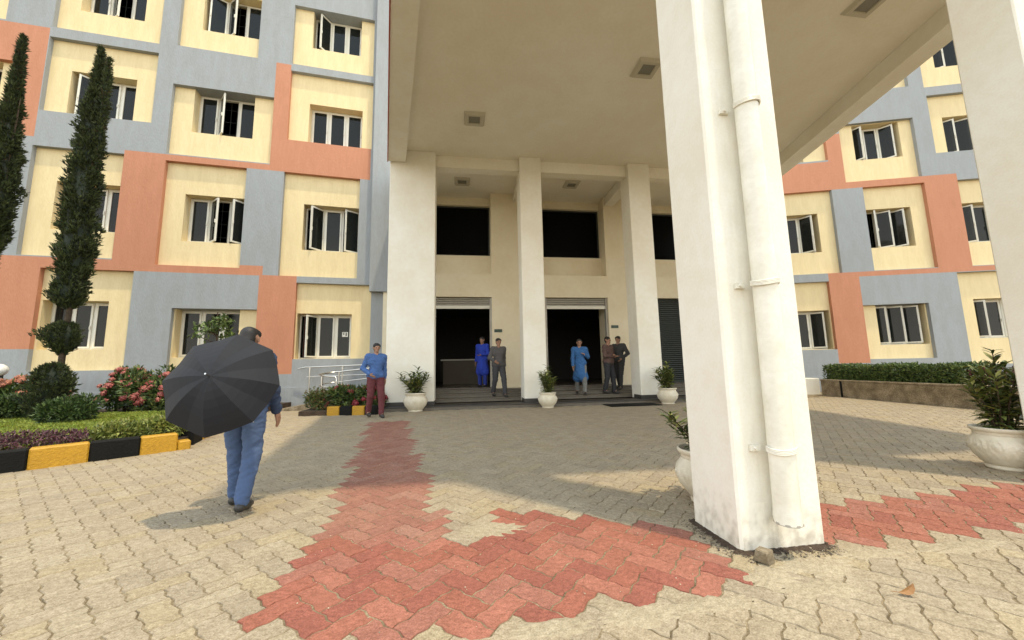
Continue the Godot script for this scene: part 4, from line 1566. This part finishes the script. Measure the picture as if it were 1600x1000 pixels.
func details() -> void:
	var pots := [
		["white pot before the wide pillar at the left end of the porch", Vector3(-1.09, 0, -9.6), 1.03, "bushy shrub in the pot before the wide left pillar", 0.74, 0.4, 20, 26, 0.17, false],
		["white pot before the pillar between the two doorways", Vector3(2.17, 0, -9.45), 0.88, "slim shrub in the pot between the two doorways", 0.78, 0.26, 16, 26, 0.16, false],
		["white pot before the pillar right of the second doorway", Vector3(5.38, 0, -9.42), 0.95, "dense shrub in the pot right of the second doorway", 0.82, 0.33, 19, 26, 0.17, false],
		["white pot half hidden behind the near pillar with the drainpipe", Vector3(1.83, 0, -2.68), 0.88, "drooping shrub in the pot behind the near pillar", 0.6, 0.3, 12, 13, 0.11, true],
		["white pot with swirling relief at the right edge of the view", Vector3(4.98, 0, -2.95), 0.86, "leafy shrub in the relief pot at the right edge of the view", 0.88, 0.27, 22, 13, 0.125, true],
	]
	for p in pots:
		potted(p[0], p[1], p[2])
		croton(p[3], p[1] + Vector3(0, 0.365 * p[2], 0), p[4], p[5], p[6], p[7], p[8], p[9])
	# drainpipe on the near pillar
	var t := thing("drainpipe", "thick white drainpipe clamped to the front of the near pillar", "drainpipe", Vector3(1.7, 0, -1.963))
	var pm := MB.new()
	var line := []
	for k in 30:
		line.append(Vector3(0.004 * sin(k * 0.35) + 0.035 * (k / 29.0), 0.19 + 6.8 * k / 29.0, 0.082))
	pm.tube(line, 0.063, 28)
	pm.tube([Vector3(0, 0.17, 0.082), Vector3(0, 0.2, 0.082), Vector3(0, 0.23, 0.082)], [0.0625, 0.067, 0.0635], 28)
	obj("pipe", pm, M.pipe, t)
	obj("pipe_rim", tubes([[Vector3(0, 0.166, 0.082), Vector3(0, 0.178, 0.082)]], 0.0665), M.zinc, t)
	obj("pipe_mouth", tubes([[Vector3(0, 0.162, 0.082), Vector3(0, 0.1655, 0.082)]], 0.055), M.black, t)
	for y in [0.54, 1.45, 2.55, 3.7, 5.0]:
		var c := MB.new()
		var arc := []
		for k in 15:
			var a := -0.35 + (PI + 0.7) * k / 14.0
			arc.append(Vector3(cos(a) * 0.069 + 0.035 * (y - 0.19) / 6.8, y + 0.006 * sin(a * 2.0), 0.082 + sin(a) * 0.069))
		c.xf = Transform3D(Basis.from_scale(Vector3(1, 1, 1)), Vector3.ZERO)
		for s in [-0.011, -0.004, 0.004, 0.011]:
			var row := []
			for q in arc:
				row.append(q + Vector3(0, s, 0))
			c.tube(row, 0.0055, 5)
		c.box(Vector3(-0.125 + 0.035 * y / 7, y - 0.016, 0.001), Vector3(-0.068 + 0.035 * y / 7, y + 0.016, 0.02))
		c.box(Vector3(0.068 + 0.035 * y / 7, y - 0.016, 0.001), Vector3(0.125 + 0.035 * y / 7, y + 0.016, 0.02))
		c.tube([Vector3(-0.1 + 0.035 * y / 7, y, 0.02), Vector3(-0.1 + 0.035 * y / 7, y, 0.032)], 0.01, 6)
		obj("clamp", c, M.pipe, t)
	# broken stone and a dry leaf
	var st := MB.new()
	var r2 := RandomNumberGenerator.new()
	r2.seed = 3
	var pts := []
	for k in 8:
		pts.append(Vector3((1 if k & 1 else -1) * 0.036, 0.0 if not (k & 2) else 0.055, (1 if k & 4 else -1) * 0.03) + Vector3(r2.randf_range(-0.008, 0.008), r2.randf_range(-0.004, 0.008), r2.randf_range(-0.008, 0.008)))
	for f in [[0, 2, 6, 4], [1, 3, 7, 5], [0, 1, 5, 4], [2, 3, 7, 6], [0, 1, 3, 2], [4, 5, 7, 6]]:
		var mid := Vector3.ZERO
		for q in f:
			mid += pts[q] / 4
		st.tri(pts[f[0]], pts[f[1]], pts[f[2]], mid - Vector3(0, 0.028, 0))
		st.tri(pts[f[0]], pts[f[2]], pts[f[3]], mid - Vector3(0, 0.028, 0))
	var so := tag(obj("stone", st, M.concrete), "broken piece of stone at the front corner of the near pillar", "stone")
	so.position = Vector3(1.53, 0, -1.87)
	so.rotation.y = 0.5
	var lf := MB.new()
	lf.col = Color(0.28, 0.14, 0.05)
	lf.blade(Vector3.ZERO, Vector3(1, 0.15, 0.2).normalized(), Vector3(0.2, 0, -1).normalized(), 0.075, 0.04, 1.3)
	lf.tube([Vector3.ZERO, Vector3(-0.03, 0.003, -0.01)], 0.0014, 4)
	tag(obj("dry_leaf", lf, M.leaf), "curled brown dry leaf lying on the paving", "leaf").position = Vector3(1.87, 0.012, -1.52)
	# grit along the foot of the near pillar
	var g := MB.new()
	for k in 5:
		g.tri(rand_dir() * 0.5, rand_dir() * 0.5, rand_dir() * 0.5)
	g = MB.new()
	g.lathe([Vector2(0.01, -0.5), Vector2(0.45, -0.2), Vector2(0.5, 0.1), Vector2(0.3, 0.4), Vector2(0.01, 0.5)], 5)
	var mm := MultiMesh.new()
	mm.transform_format = MultiMesh.TRANSFORM_3D
	mm.use_colors = true
	mm.mesh = g.mesh()
	mm.instance_count = 2600
	for k in 2600:
		var at := Vector3.ZERO
		var sz := rng.randf_range(0.0015, 0.0055)
		if k < 1500:
			var e := pow(rng.randf(), 2.2) * 0.1
			var q := rng.randf()
			if q < 0.42:
				at = Vector3(1.48 - e, 0, rng.randf_range(-2.42, -1.95))
			elif q < 0.9:
				at = Vector3(rng.randf_range(1.45, 2.05), 0, -1.963 + e)
			else:
				at = Vector3(1.99 + e, 0, rng.randf_range(-2.4, -1.95))
			if rng.randf() < 0.06:
				sz *= 1.8
		else:
			at = Vector3(rng.randf_range(-1.5, 4.5), 0, rng.randf_range(-4.5, -1.35))
			sz = rng.randf_range(0.0015, 0.005)
		mm.set_instance_transform(k, Transform3D(Basis(rand_dir(), rng.randf() * TAU).scaled(Vector3(sz, sz * 0.7, sz) * 1.6), at + Vector3(0, sz * 0.3, 0)))
		var b := rng.randf_range(0.06, 0.3) if k < 1500 else rng.randf_range(0.15, 0.55)
		mm.set_instance_color(k, Color(b, b * 0.82, b * 0.58))
	var mi := MultiMeshInstance3D.new()
	mi.name = "grit"
	mi.multimesh = mm
	var gm := mat(1, 1, 1, 1.0)
	gm.vertex_color_use_as_albedo = true
	mi.material_override = gm
	add_child(mi)
	tag(mi, "grit and crumbs gathered at the foot of the near pillar", "grit", "", "stuff")
	# drifts of pale sand over the joints and blocks, dark dirt along the pillar's foot
	var drift := MB.new()
	for s in [[0.0, -1.5, 0.16, 0.07], [0.35, -1.56, 0.2, 0.06], [0.72, -1.58, 0.2, 0.07], [1.05, -1.6, 0.2, 0.06], [1.45, -1.74, 0.14, 0.09], [1.75, -1.8, 0.22, 0.1], [2.12, -1.86, 0.2, 0.08], [-0.4, -1.5, 0.15, 0.06], [2.7, -1.84, 0.3, 0.06], [0.2, -2.5, 0.2, 0.12], [0.7, -2.85, 0.25, 0.1], [1.6, -1.62, 0.2, 0.07]]:
		var ring := []
		var n := 34
		for q in n:
			var a := TAU * q / n
			var r := 1.0 + rng.randf_range(-0.28, 0.28)
			ring.append(Vector3(s[0] + cos(a) * s[2] * r, -0.0035, s[1] + sin(a) * s[3] * r))
		var mid := Vector3(s[0], 0.0032, s[1])
		for q in n:
			var p: Vector3 = ring[q]
			var p2: Vector3 = ring[(q + 1) % n]
			var i1 := p.lerp(mid, 0.35) + Vector3(0, 0.0036, 0)
			var i2 := p2.lerp(mid, 0.35) + Vector3(0, 0.0036, 0)
			drift.quad(p, p2, i2, i1, Vector3.UP)
			drift.tri(i1, i2, mid, Vector3.UP)
	tag(obj("sand_drift", drift, M.drift), "thin drifts of pale sand over the paving joints", "sand", "", "stuff")
	var rim := MB.new()
	var foot := [Vector3(1.47, 0, -2.4), Vector3(1.47, 0, -1.955), Vector3(2.0, 0, -1.955), Vector3(2.0, 0, -2.4)]
	for e in 3:
		var a0: Vector3 = foot[e]
		var b0: Vector3 = foot[e + 1]
		var o: Vector3 = [Vector3(-1, 0, 0), Vector3(0, 0, 1), Vector3(1, 0, 0)][e]
		var w0 := 0.02
		for q in 26:
			var w1 := rng.randf_range(0.008, 0.045)
			var p := a0.lerp(b0, q / 26.0)
			var p2 := a0.lerp(b0, (q + 1) / 26.0)
			rim.quad(p - o * 0.02 + Vector3(0, 0.016, 0), p2 - o * 0.02 + Vector3(0, 0.016, 0), p2 + o * w1 + Vector3(0, 0.0015, 0), p + o * w0 + Vector3(0, 0.0015, 0), Vector3.UP + o)
			w0 = w1
	tag(obj("dirt_rim", rim, M.soil), "dark dirt packed along the foot of the near pillar", "dirt", "", "stuff")
	# small plates beside the doorways
	for s in [[1.17, 2.23, "small dark green name plate right of the left doorway"], [5.2, 2.35, "small dark green name plate right of the second doorway"]]:
		var pl := thing("name_plate", s[2], "sign", Vector3(s[0] + 0.06, s[1], -12.298), 0.0, "name plates beside the doorways")
		obj("board", boxes([[Vector3(-0.13, -0.05, 0), Vector3(0.13, 0.05, 0.012)]]), M.plate, pl)
	var sw := thing("switch_box", "small grey switch box low on the wall beside the third pillar", "switch box", Vector3(6.35, 1.5, -12.3))
	obj("case", boxes([[Vector3(-0.08, -0.1, 0), Vector3(0.08, 0.1, 0.07)]]), M.zinc, sw)


# ------------------------------------------------------------------ people
func person(label: String, at: Vector3, turn: float, h: float, look: Dictionary, group := "people at the doorways") -> Node3D:
	var t := thing("person", label, "person", at, turn, group)
	var k := h / 1.7
	var st: float = look.get("stride", 0.0)
	var hipL := Vector3(0.09, 0.92, 0)
	var hipR := Vector3(-0.09, 0.92, 0)
	var kneeL := Vector3(0.1, 0.5, st * 0.62 + 0.02)
	var kneeR := Vector3(-0.1, 0.5, -st * 0.3 + 0.03)
	var ankL := Vector3(0.1, 0.08, st)
	var ankR := Vector3(-0.1, 0.08 + absf(st) * 0.12, -st)
	var shL := Vector3(0.175, 1.385, 0)
	var shR := Vector3(-0.175, 1.385, 0)
	var elL: Vector3 = look.get("elL", Vector3(0.225, 1.1, -0.02 - st * 0.4))
	var elR: Vector3 = look.get("elR", Vector3(-0.225, 1.1, -0.02 + st * 0.4))
	var wrL: Vector3 = look.get("wrL", Vector3(0.235, 0.86, 0.05 - st * 0.6))
	var wrR: Vector3 = look.get("wrR", Vector3(-0.235, 0.86, 0.05 + st * 0.6))
	var S := func(list: Array) -> Array:
		var out := []
		for b in list:
			out.append([b[0] * k, b[1] * k, b[2] * k, b[3] * k])
		return out
	# body: one skin
	var body := MB.new()
	Soft.build(body, S.call([
		[Vector3(-0.06, 0.95, 0), Vector3(0.06, 0.95, 0), 0.12, 0.12], [Vector3(0, 1.0, 0), Vector3(0, 1.2, 0), 0.12, 0.125], [Vector3(-0.07, 1.28, 0), Vector3(0.07, 1.28, 0), 0.115, 0.115],
		[shL, shR, 0.062, 0.062], [Vector3(0, 1.38, 0), Vector3(0, 1.5, 0.01), 0.058, 0.05],
		[hipL, kneeL, 0.088, 0.056], [kneeL, ankL, 0.054, 0.037], [hipR, kneeR, 0.088, 0.056], [kneeR, ankR, 0.054, 0.037],
		[ankL, ankL + Vector3(0, -0.045, 0.13), 0.036, 0.028], [ankR, ankR + Vector3(0, -0.045, 0.13), 0.036, 0.028],
		[shL, elL, 0.05, 0.038], [elL, wrL, 0.037, 0.026], [shR, elR, 0.05, 0.038], [elR, wrR, 0.037, 0.026],
	]), 0.016 * k, 0.035 * k)
	# head with brow, nose, lips, chin and ears
	var c := Vector3(0, 1.59, 0.015)
	Soft.build(body, S.call([
		[Vector3(0, 1.44, 0.0), Vector3(0, 1.52, 0.01), 0.05, 0.05], [c + Vector3(0, 0.03, -0.02), c + Vector3(0, 0.025, 0.005), 0.078, 0.074], [c + Vector3(0, -0.03, 0.02), c + Vector3(0, -0.075, 0.04), 0.06, 0.036],
		[c + Vector3(0, 0.012, 0.082), c + Vector3(0, -0.025, 0.1), 0.008, 0.013], [c + Vector3(-0.018, -0.058, 0.074), c + Vector3(0.018, -0.058, 0.074), 0.008, 0.008],
		[c + Vector3(-0.03, 0.02, 0.068), c + Vector3(0.03, 0.02, 0.068), 0.014, 0.014],
		[c + Vector3(0.077, 0.01, -0.005), c + Vector3(0.08, -0.02, -0.005), 0.014, 0.01], [c + Vector3(-0.077, 0.01, -0.005), c + Vector3(-0.08, -0.02, -0.005), 0.014, 0.01],
	]), 0.008 * k, 0.018 * k)
	# hands: palm, four fingers, thumb
	for sd in [1.0, -1.0]:
		var w: Vector3 = wrL if sd > 0 else wrR
		var e: Vector3 = elL if sd > 0 else elR
		var dn: Vector3 = (w - e).normalized()
		var grip: bool = look.get("gripL" if sd > 0 else "gripR", false)
		var fwd: Vector3 = (Vector3(0, 0, 1) - dn * dn.z).normalized()
		var inn: Vector3 = dn.cross(fwd) * (1.0 if (dn.cross(fwd).x * sd < 0) else -1.0)
		var hand := [[w, w + dn * 0.03, 0.024, 0.028]]
		for f in 4:
			var off: Vector3 = fwd * (0.03 - 0.02 * f)
			var root: Vector3 = w + dn * 0.075 + off
			hand.append([w + dn * 0.02 + off * 0.7, root, 0.015, 0.012])
			var l: float = [0.04, 0.046, 0.042, 0.032][f]
			var cu := 0.9 if grip else 0.25
			var d1: Vector3 = (dn + inn * cu).normalized()
			var d2: Vector3 = (dn * (0.2 if grip else 0.9) + inn * cu * 1.4).normalized()
			hand.append([root, root + d1 * l, 0.0095, 0.0088])
			hand.append([root + d1 * l, root + d1 * l + d2 * l * 0.85, 0.0088, 0.0075])
		var tb: Vector3 = w + dn * 0.02 + fwd * 0.026
		var td: Vector3 = (dn * 0.7 + fwd * 0.7 + inn * 0.4).normalized()
		hand.append([tb, tb + td * 0.04, 0.013, 0.011])
		hand.append([tb + td * 0.04, tb + td * 0.04 + (td + dn * 0.4 + inn * 0.3).normalized() * 0.03, 0.0105, 0.009])
		Soft.build(body, S.call(hand), 0.006 * k, 0.006 * k)
	var skin := mat(0.33, 0.18, 0.115, 0.6)
	obj("body", body, skin, t)
	# clothes
	var topm := mat(look.top.r, look.top.g, look.top.b, 0.9)
	var tm := MB.new()
	var shirt := [
		[Vector3(-0.065, 0.96, 0), Vector3(0.065, 0.96, 0), 0.135, 0.135], [Vector3(0, 1.0, 0), Vector3(0, 1.2, 0), 0.137, 0.142], [Vector3(-0.07, 1.28, 0), Vector3(0.07, 1.28, 0), 0.131, 0.131],
		[shL, shR, 0.076, 0.076], [shL, elL, 0.065, 0.055], [shR, elR, 0.065, 0.055],
	]
	if look.get("sleeves", true):
		shirt.append([elL, wrL.lerp(elL, 0.12), 0.053, 0.042])
		shirt.append([elR, wrR.lerp(elR, 0.12), 0.053, 0.042])
	if look.get("kurta", false):
		shirt.append([Vector3(0, 0.98, 0), Vector3(0, 0.62, 0.01), 0.15, 0.19])
		shirt.append([Vector3(0.04, 0.8, 0), Vector3(0.08, 0.52, st * 0.3), 0.13, 0.15])
		shirt.append([Vector3(-0.04, 0.8, 0), Vector3(-0.08, 0.52, -st * 0.3), 0.13, 0.15])
	Soft.build(tm, S.call(shirt), 0.016 * k, 0.03 * k)
	wrinkle(tm, 0.011 * k)
	obj("shirt" if not look.get("kurta", false) else "long_shirt", tm, topm, t)
	var bm := MB.new()
	Soft.build(bm, S.call([
		[Vector3(-0.06, 0.95, 0), Vector3(0.06, 0.95, 0), 0.13, 0.13], [hipL, kneeL, 0.104, 0.074], [kneeL, ankL + Vector3(0, 0.02, 0), 0.072, 0.058], [hipR, kneeR, 0.104, 0.074], [kneeR, ankR + Vector3(0, 0.02, 0), 0.072, 0.058],
	]), 0.016 * k, 0.025 * k)
	wrinkle(bm, 0.009 * k)
	obj("trousers", bm, mat(look.bottom.r, look.bottom.g, look.bottom.b, 0.9), t)
	for a in [ankL, ankR]:
		var sm := MB.new()
		Soft.build(sm, S.call([[a + Vector3(0, -0.03, -0.03), a + Vector3(0, -0.042, 0.08), 0.044, 0.042], [a + Vector3(0, -0.042, 0.08), a + Vector3(0, -0.05, 0.15), 0.042, 0.03]]), 0.01 * k, 0.02 * k)
		obj("shoe", sm, mat(0.03, 0.028, 0.026, 0.5), t)
	var hm := MB.new()
	var hair := [[c + Vector3(0, 0.05, -0.03), c + Vector3(0, 0.052, 0.005), 0.076, 0.07], [c + Vector3(0, 0.0, -0.045), c + Vector3(0, -0.04, -0.04), 0.068, 0.05], [c + Vector3(-0.045, 0.05, 0.02), c + Vector3(0.045, 0.05, 0.02), 0.042, 0.042]]
	if look.get("long_hair", false):
		hair.append([c + Vector3(0, -0.03, -0.06), c + Vector3(0, -0.28, -0.12), 0.06, 0.045])
	Soft.build(hm, S.call(hair), 0.009 * k, 0.02 * k)
	obj("hair", hm, mat(0.012, 0.01, 0.009, 0.6), t)
	for sd in [-1, 1]:
		var em := MB.new()
		em.xf = Transform3D(Basis.IDENTITY, (c + Vector3(0.031 * sd, 0.006, 0.074)) * k)
		em.lathe(arc_profile(0.0105 * k, 0.0), 10)
		obj("eye", em, mat(0.03, 0.02, 0.015, 0.3), t)
	return t


# folds in cloth: the surface pushed in and out along its normals, in slanting creases
func wrinkle(mb: MB, amp: float) -> void:
	var nz := FastNoiseLite.new()
	nz.seed = 8
	nz.frequency = 5.0
	nz.fractal_octaves = 3
	var vals := PackedFloat32Array()
	for k in mb.v.size():
		var p := mb.v[k]
		var q := Vector3(p.x * 1.0 + p.y * 0.5, p.y * 2.2 + p.x * 0.8, p.z)
		var w := 1.0 - absf(nz.get_noise_3dv(q)) * 3.0
		vals.append(w)
	var e := 0.012
	for k in mb.v.size():
		var p := mb.v[k]
		var g := Vector3.ZERO
		for ax in 3:
			var p2 := p
			p2[ax] += e
			var q := Vector3(p2.x * 1.0 + p2.y * 0.5, p2.y * 2.2 + p2.x * 0.8, p2.z)
			g[ax] = (1.0 - absf(nz.get_noise_3dv(q)) * 3.0 - vals[k]) / e
		var n := mb.n[k]
		mb.v[k] = p + n * amp * vals[k]
		mb.n[k] = (n - (g - n * g.dot(n)) * amp * 0.8).normalized()


func people() -> void:
	person("person walking away under a black umbrella in blue jeans", Vector3(-1.64, 0, -3.2), PI, 1.35, {"top": Color(0.03, 0.05, 0.1), "bottom": Color(0.06, 0.1, 0.2), "stride": 0.14, "elL": Vector3(0.24, 1.1, -0.03), "wrL": Vector3(0.14, 0.96, 0.22), "gripL": true, "long_hair": true}, "")
	umbrella()
	person("person in a blue shirt and maroon trousers beside the wide left pillar", Vector3(-1.85, 0, -8.7), 0.5, 1.6, {"top": Color(0.06, 0.13, 0.32), "bottom": Color(0.12, 0.03, 0.035), "stride": 0.17, "elR": Vector3(-0.27, 1.12, -0.08), "wrR": Vector3(-0.16, 0.98, 0.14)})
	person("person in deep blue standing inside the left doorway", Vector3(0.72, 0.4, -12.6), -0.6, 1.65, {"top": Color(0.02, 0.05, 0.4), "bottom": Color(0.02, 0.04, 0.25), "kurta": true, "long_hair": true, "elL": Vector3(0.24, 1.12, 0.02), "wrL": Vector3(0.08, 1.08, 0.2)})
	person("person in dark grey on the steps before the pier", Vector3(1.08, 0.2, -10.85), 0.35, 1.66, {"top": Color(0.09, 0.085, 0.085), "bottom": Color(0.05, 0.05, 0.055), "stride": 0.2, "elR": Vector3(-0.26, 1.13, -0.05), "wrR": Vector3(-0.2, 1.02, 0.18)})
	person("person in a long blue shirt before the second doorway", Vector3(3.5, 0.2, -10.85), -0.2, 1.62, {"top": Color(0.035, 0.12, 0.3), "bottom": Color(0.18, 0.18, 0.17), "kurta": true, "stride": 0.18, "long_hair": true, "elL": Vector3(0.26, 1.14, -0.04), "wrL": Vector3(0.12, 1.22, 0.16)})
	person("person in a dark brown shirt at the right jamb of the second doorway", Vector3(4.38, 0.2, -10.85), 0.7, 1.68, {"top": Color(0.1, 0.06, 0.05), "bottom": Color(0.03, 0.03, 0.035), "stride": 0.1, "elL": Vector3(0.26, 1.12, 0.03), "wrL": Vector3(0.0, 1.14, 0.19), "elR": Vector3(-0.26, 1.12, 0.03), "wrR": Vector3(0.02, 1.1, 0.2)})
	person("person in charcoal clothes close to the pillar right of the second doorway", Vector3(4.85, 0.3, -11.15), -0.9, 1.62, {"top": Color(0.05, 0.05, 0.05), "bottom": Color(0.03, 0.03, 0.03), "stride": 0.16, "elL": Vector3(0.29, 1.14, -0.06), "wrL": Vector3(0.15, 0.97, 0.08)})


func umbrella() -> void:
	var mid := Vector3(-1.63, 0.935, -2.88)
	var ax := Vector3(0.06, 0.3, 0.94).normalized()
	var t := thing("umbrella", "open black umbrella held low over the walker's shoulder", "umbrella", mid)
	t.basis = Basis(Quaternion(Vector3.UP, ax))
	# eight panels, hollow between the ribs
	var mb := MB.new()
	var R := 0.365
	var D := 0.17
	var at := func(i: float, f: float) -> Vector3:
		var a := TAU * i / 8.0
		var g := absf(fposmod(i, 1.0) - 0.5) * 2.0
		var r := R * f * lerpf(0.93, 1.0, g * g)
		var y := D * (1.0 - f * f) - 0.018 * f * (1.0 - g)
		return Vector3(cos(a) * r, y, sin(a) * r)
	for i in 32:
		for j in 7:
			var a: Vector3 = at.call(i / 4.0, j / 7.0)
			var b: Vector3 = at.call((i + 1) / 4.0, j / 7.0)
			var c: Vector3 = at.call((i + 1) / 4.0, (j + 1) / 7.0)
			var d: Vector3 = at.call(i / 4.0, (j + 1) / 7.0)
			if j == 0:
				mb.tri(a, c, d, Vector3.UP)
			else:
				mb.quad(a, b, c, d, Vector3.UP + (a + c) * 1.0)
	var cloth := mat(0.005, 0.006, 0.01, 0.8)
	cloth.cull_mode = BaseMaterial3D.CULL_DISABLED
	obj("canopy", mb, cloth, t)
	for k in 8:
		var line := []
		for j in 6:
			var p: Vector3 = at.call(float(k), 0.05 + 0.95 * j / 5.0)
			line.append(p + Vector3(0, -0.006, 0))
		obj("rib", tubes([line], 0.0025), M.steel, t)
	obj("shaft", tubes([[Vector3(0, -0.5, 0), Vector3(0, D + 0.05, 0)]], 0.006), M.steel, t)
	var hd := [Vector3(0, -0.46, 0), Vector3(0, -0.62, 0), Vector3(0.01, -0.65, 0), Vector3(0.035, -0.675, 0), Vector3(0.06, -0.66, 0), Vector3(0.07, -0.63, 0)]
	obj("handle", tubes([hd], 0.011), M.black, t)
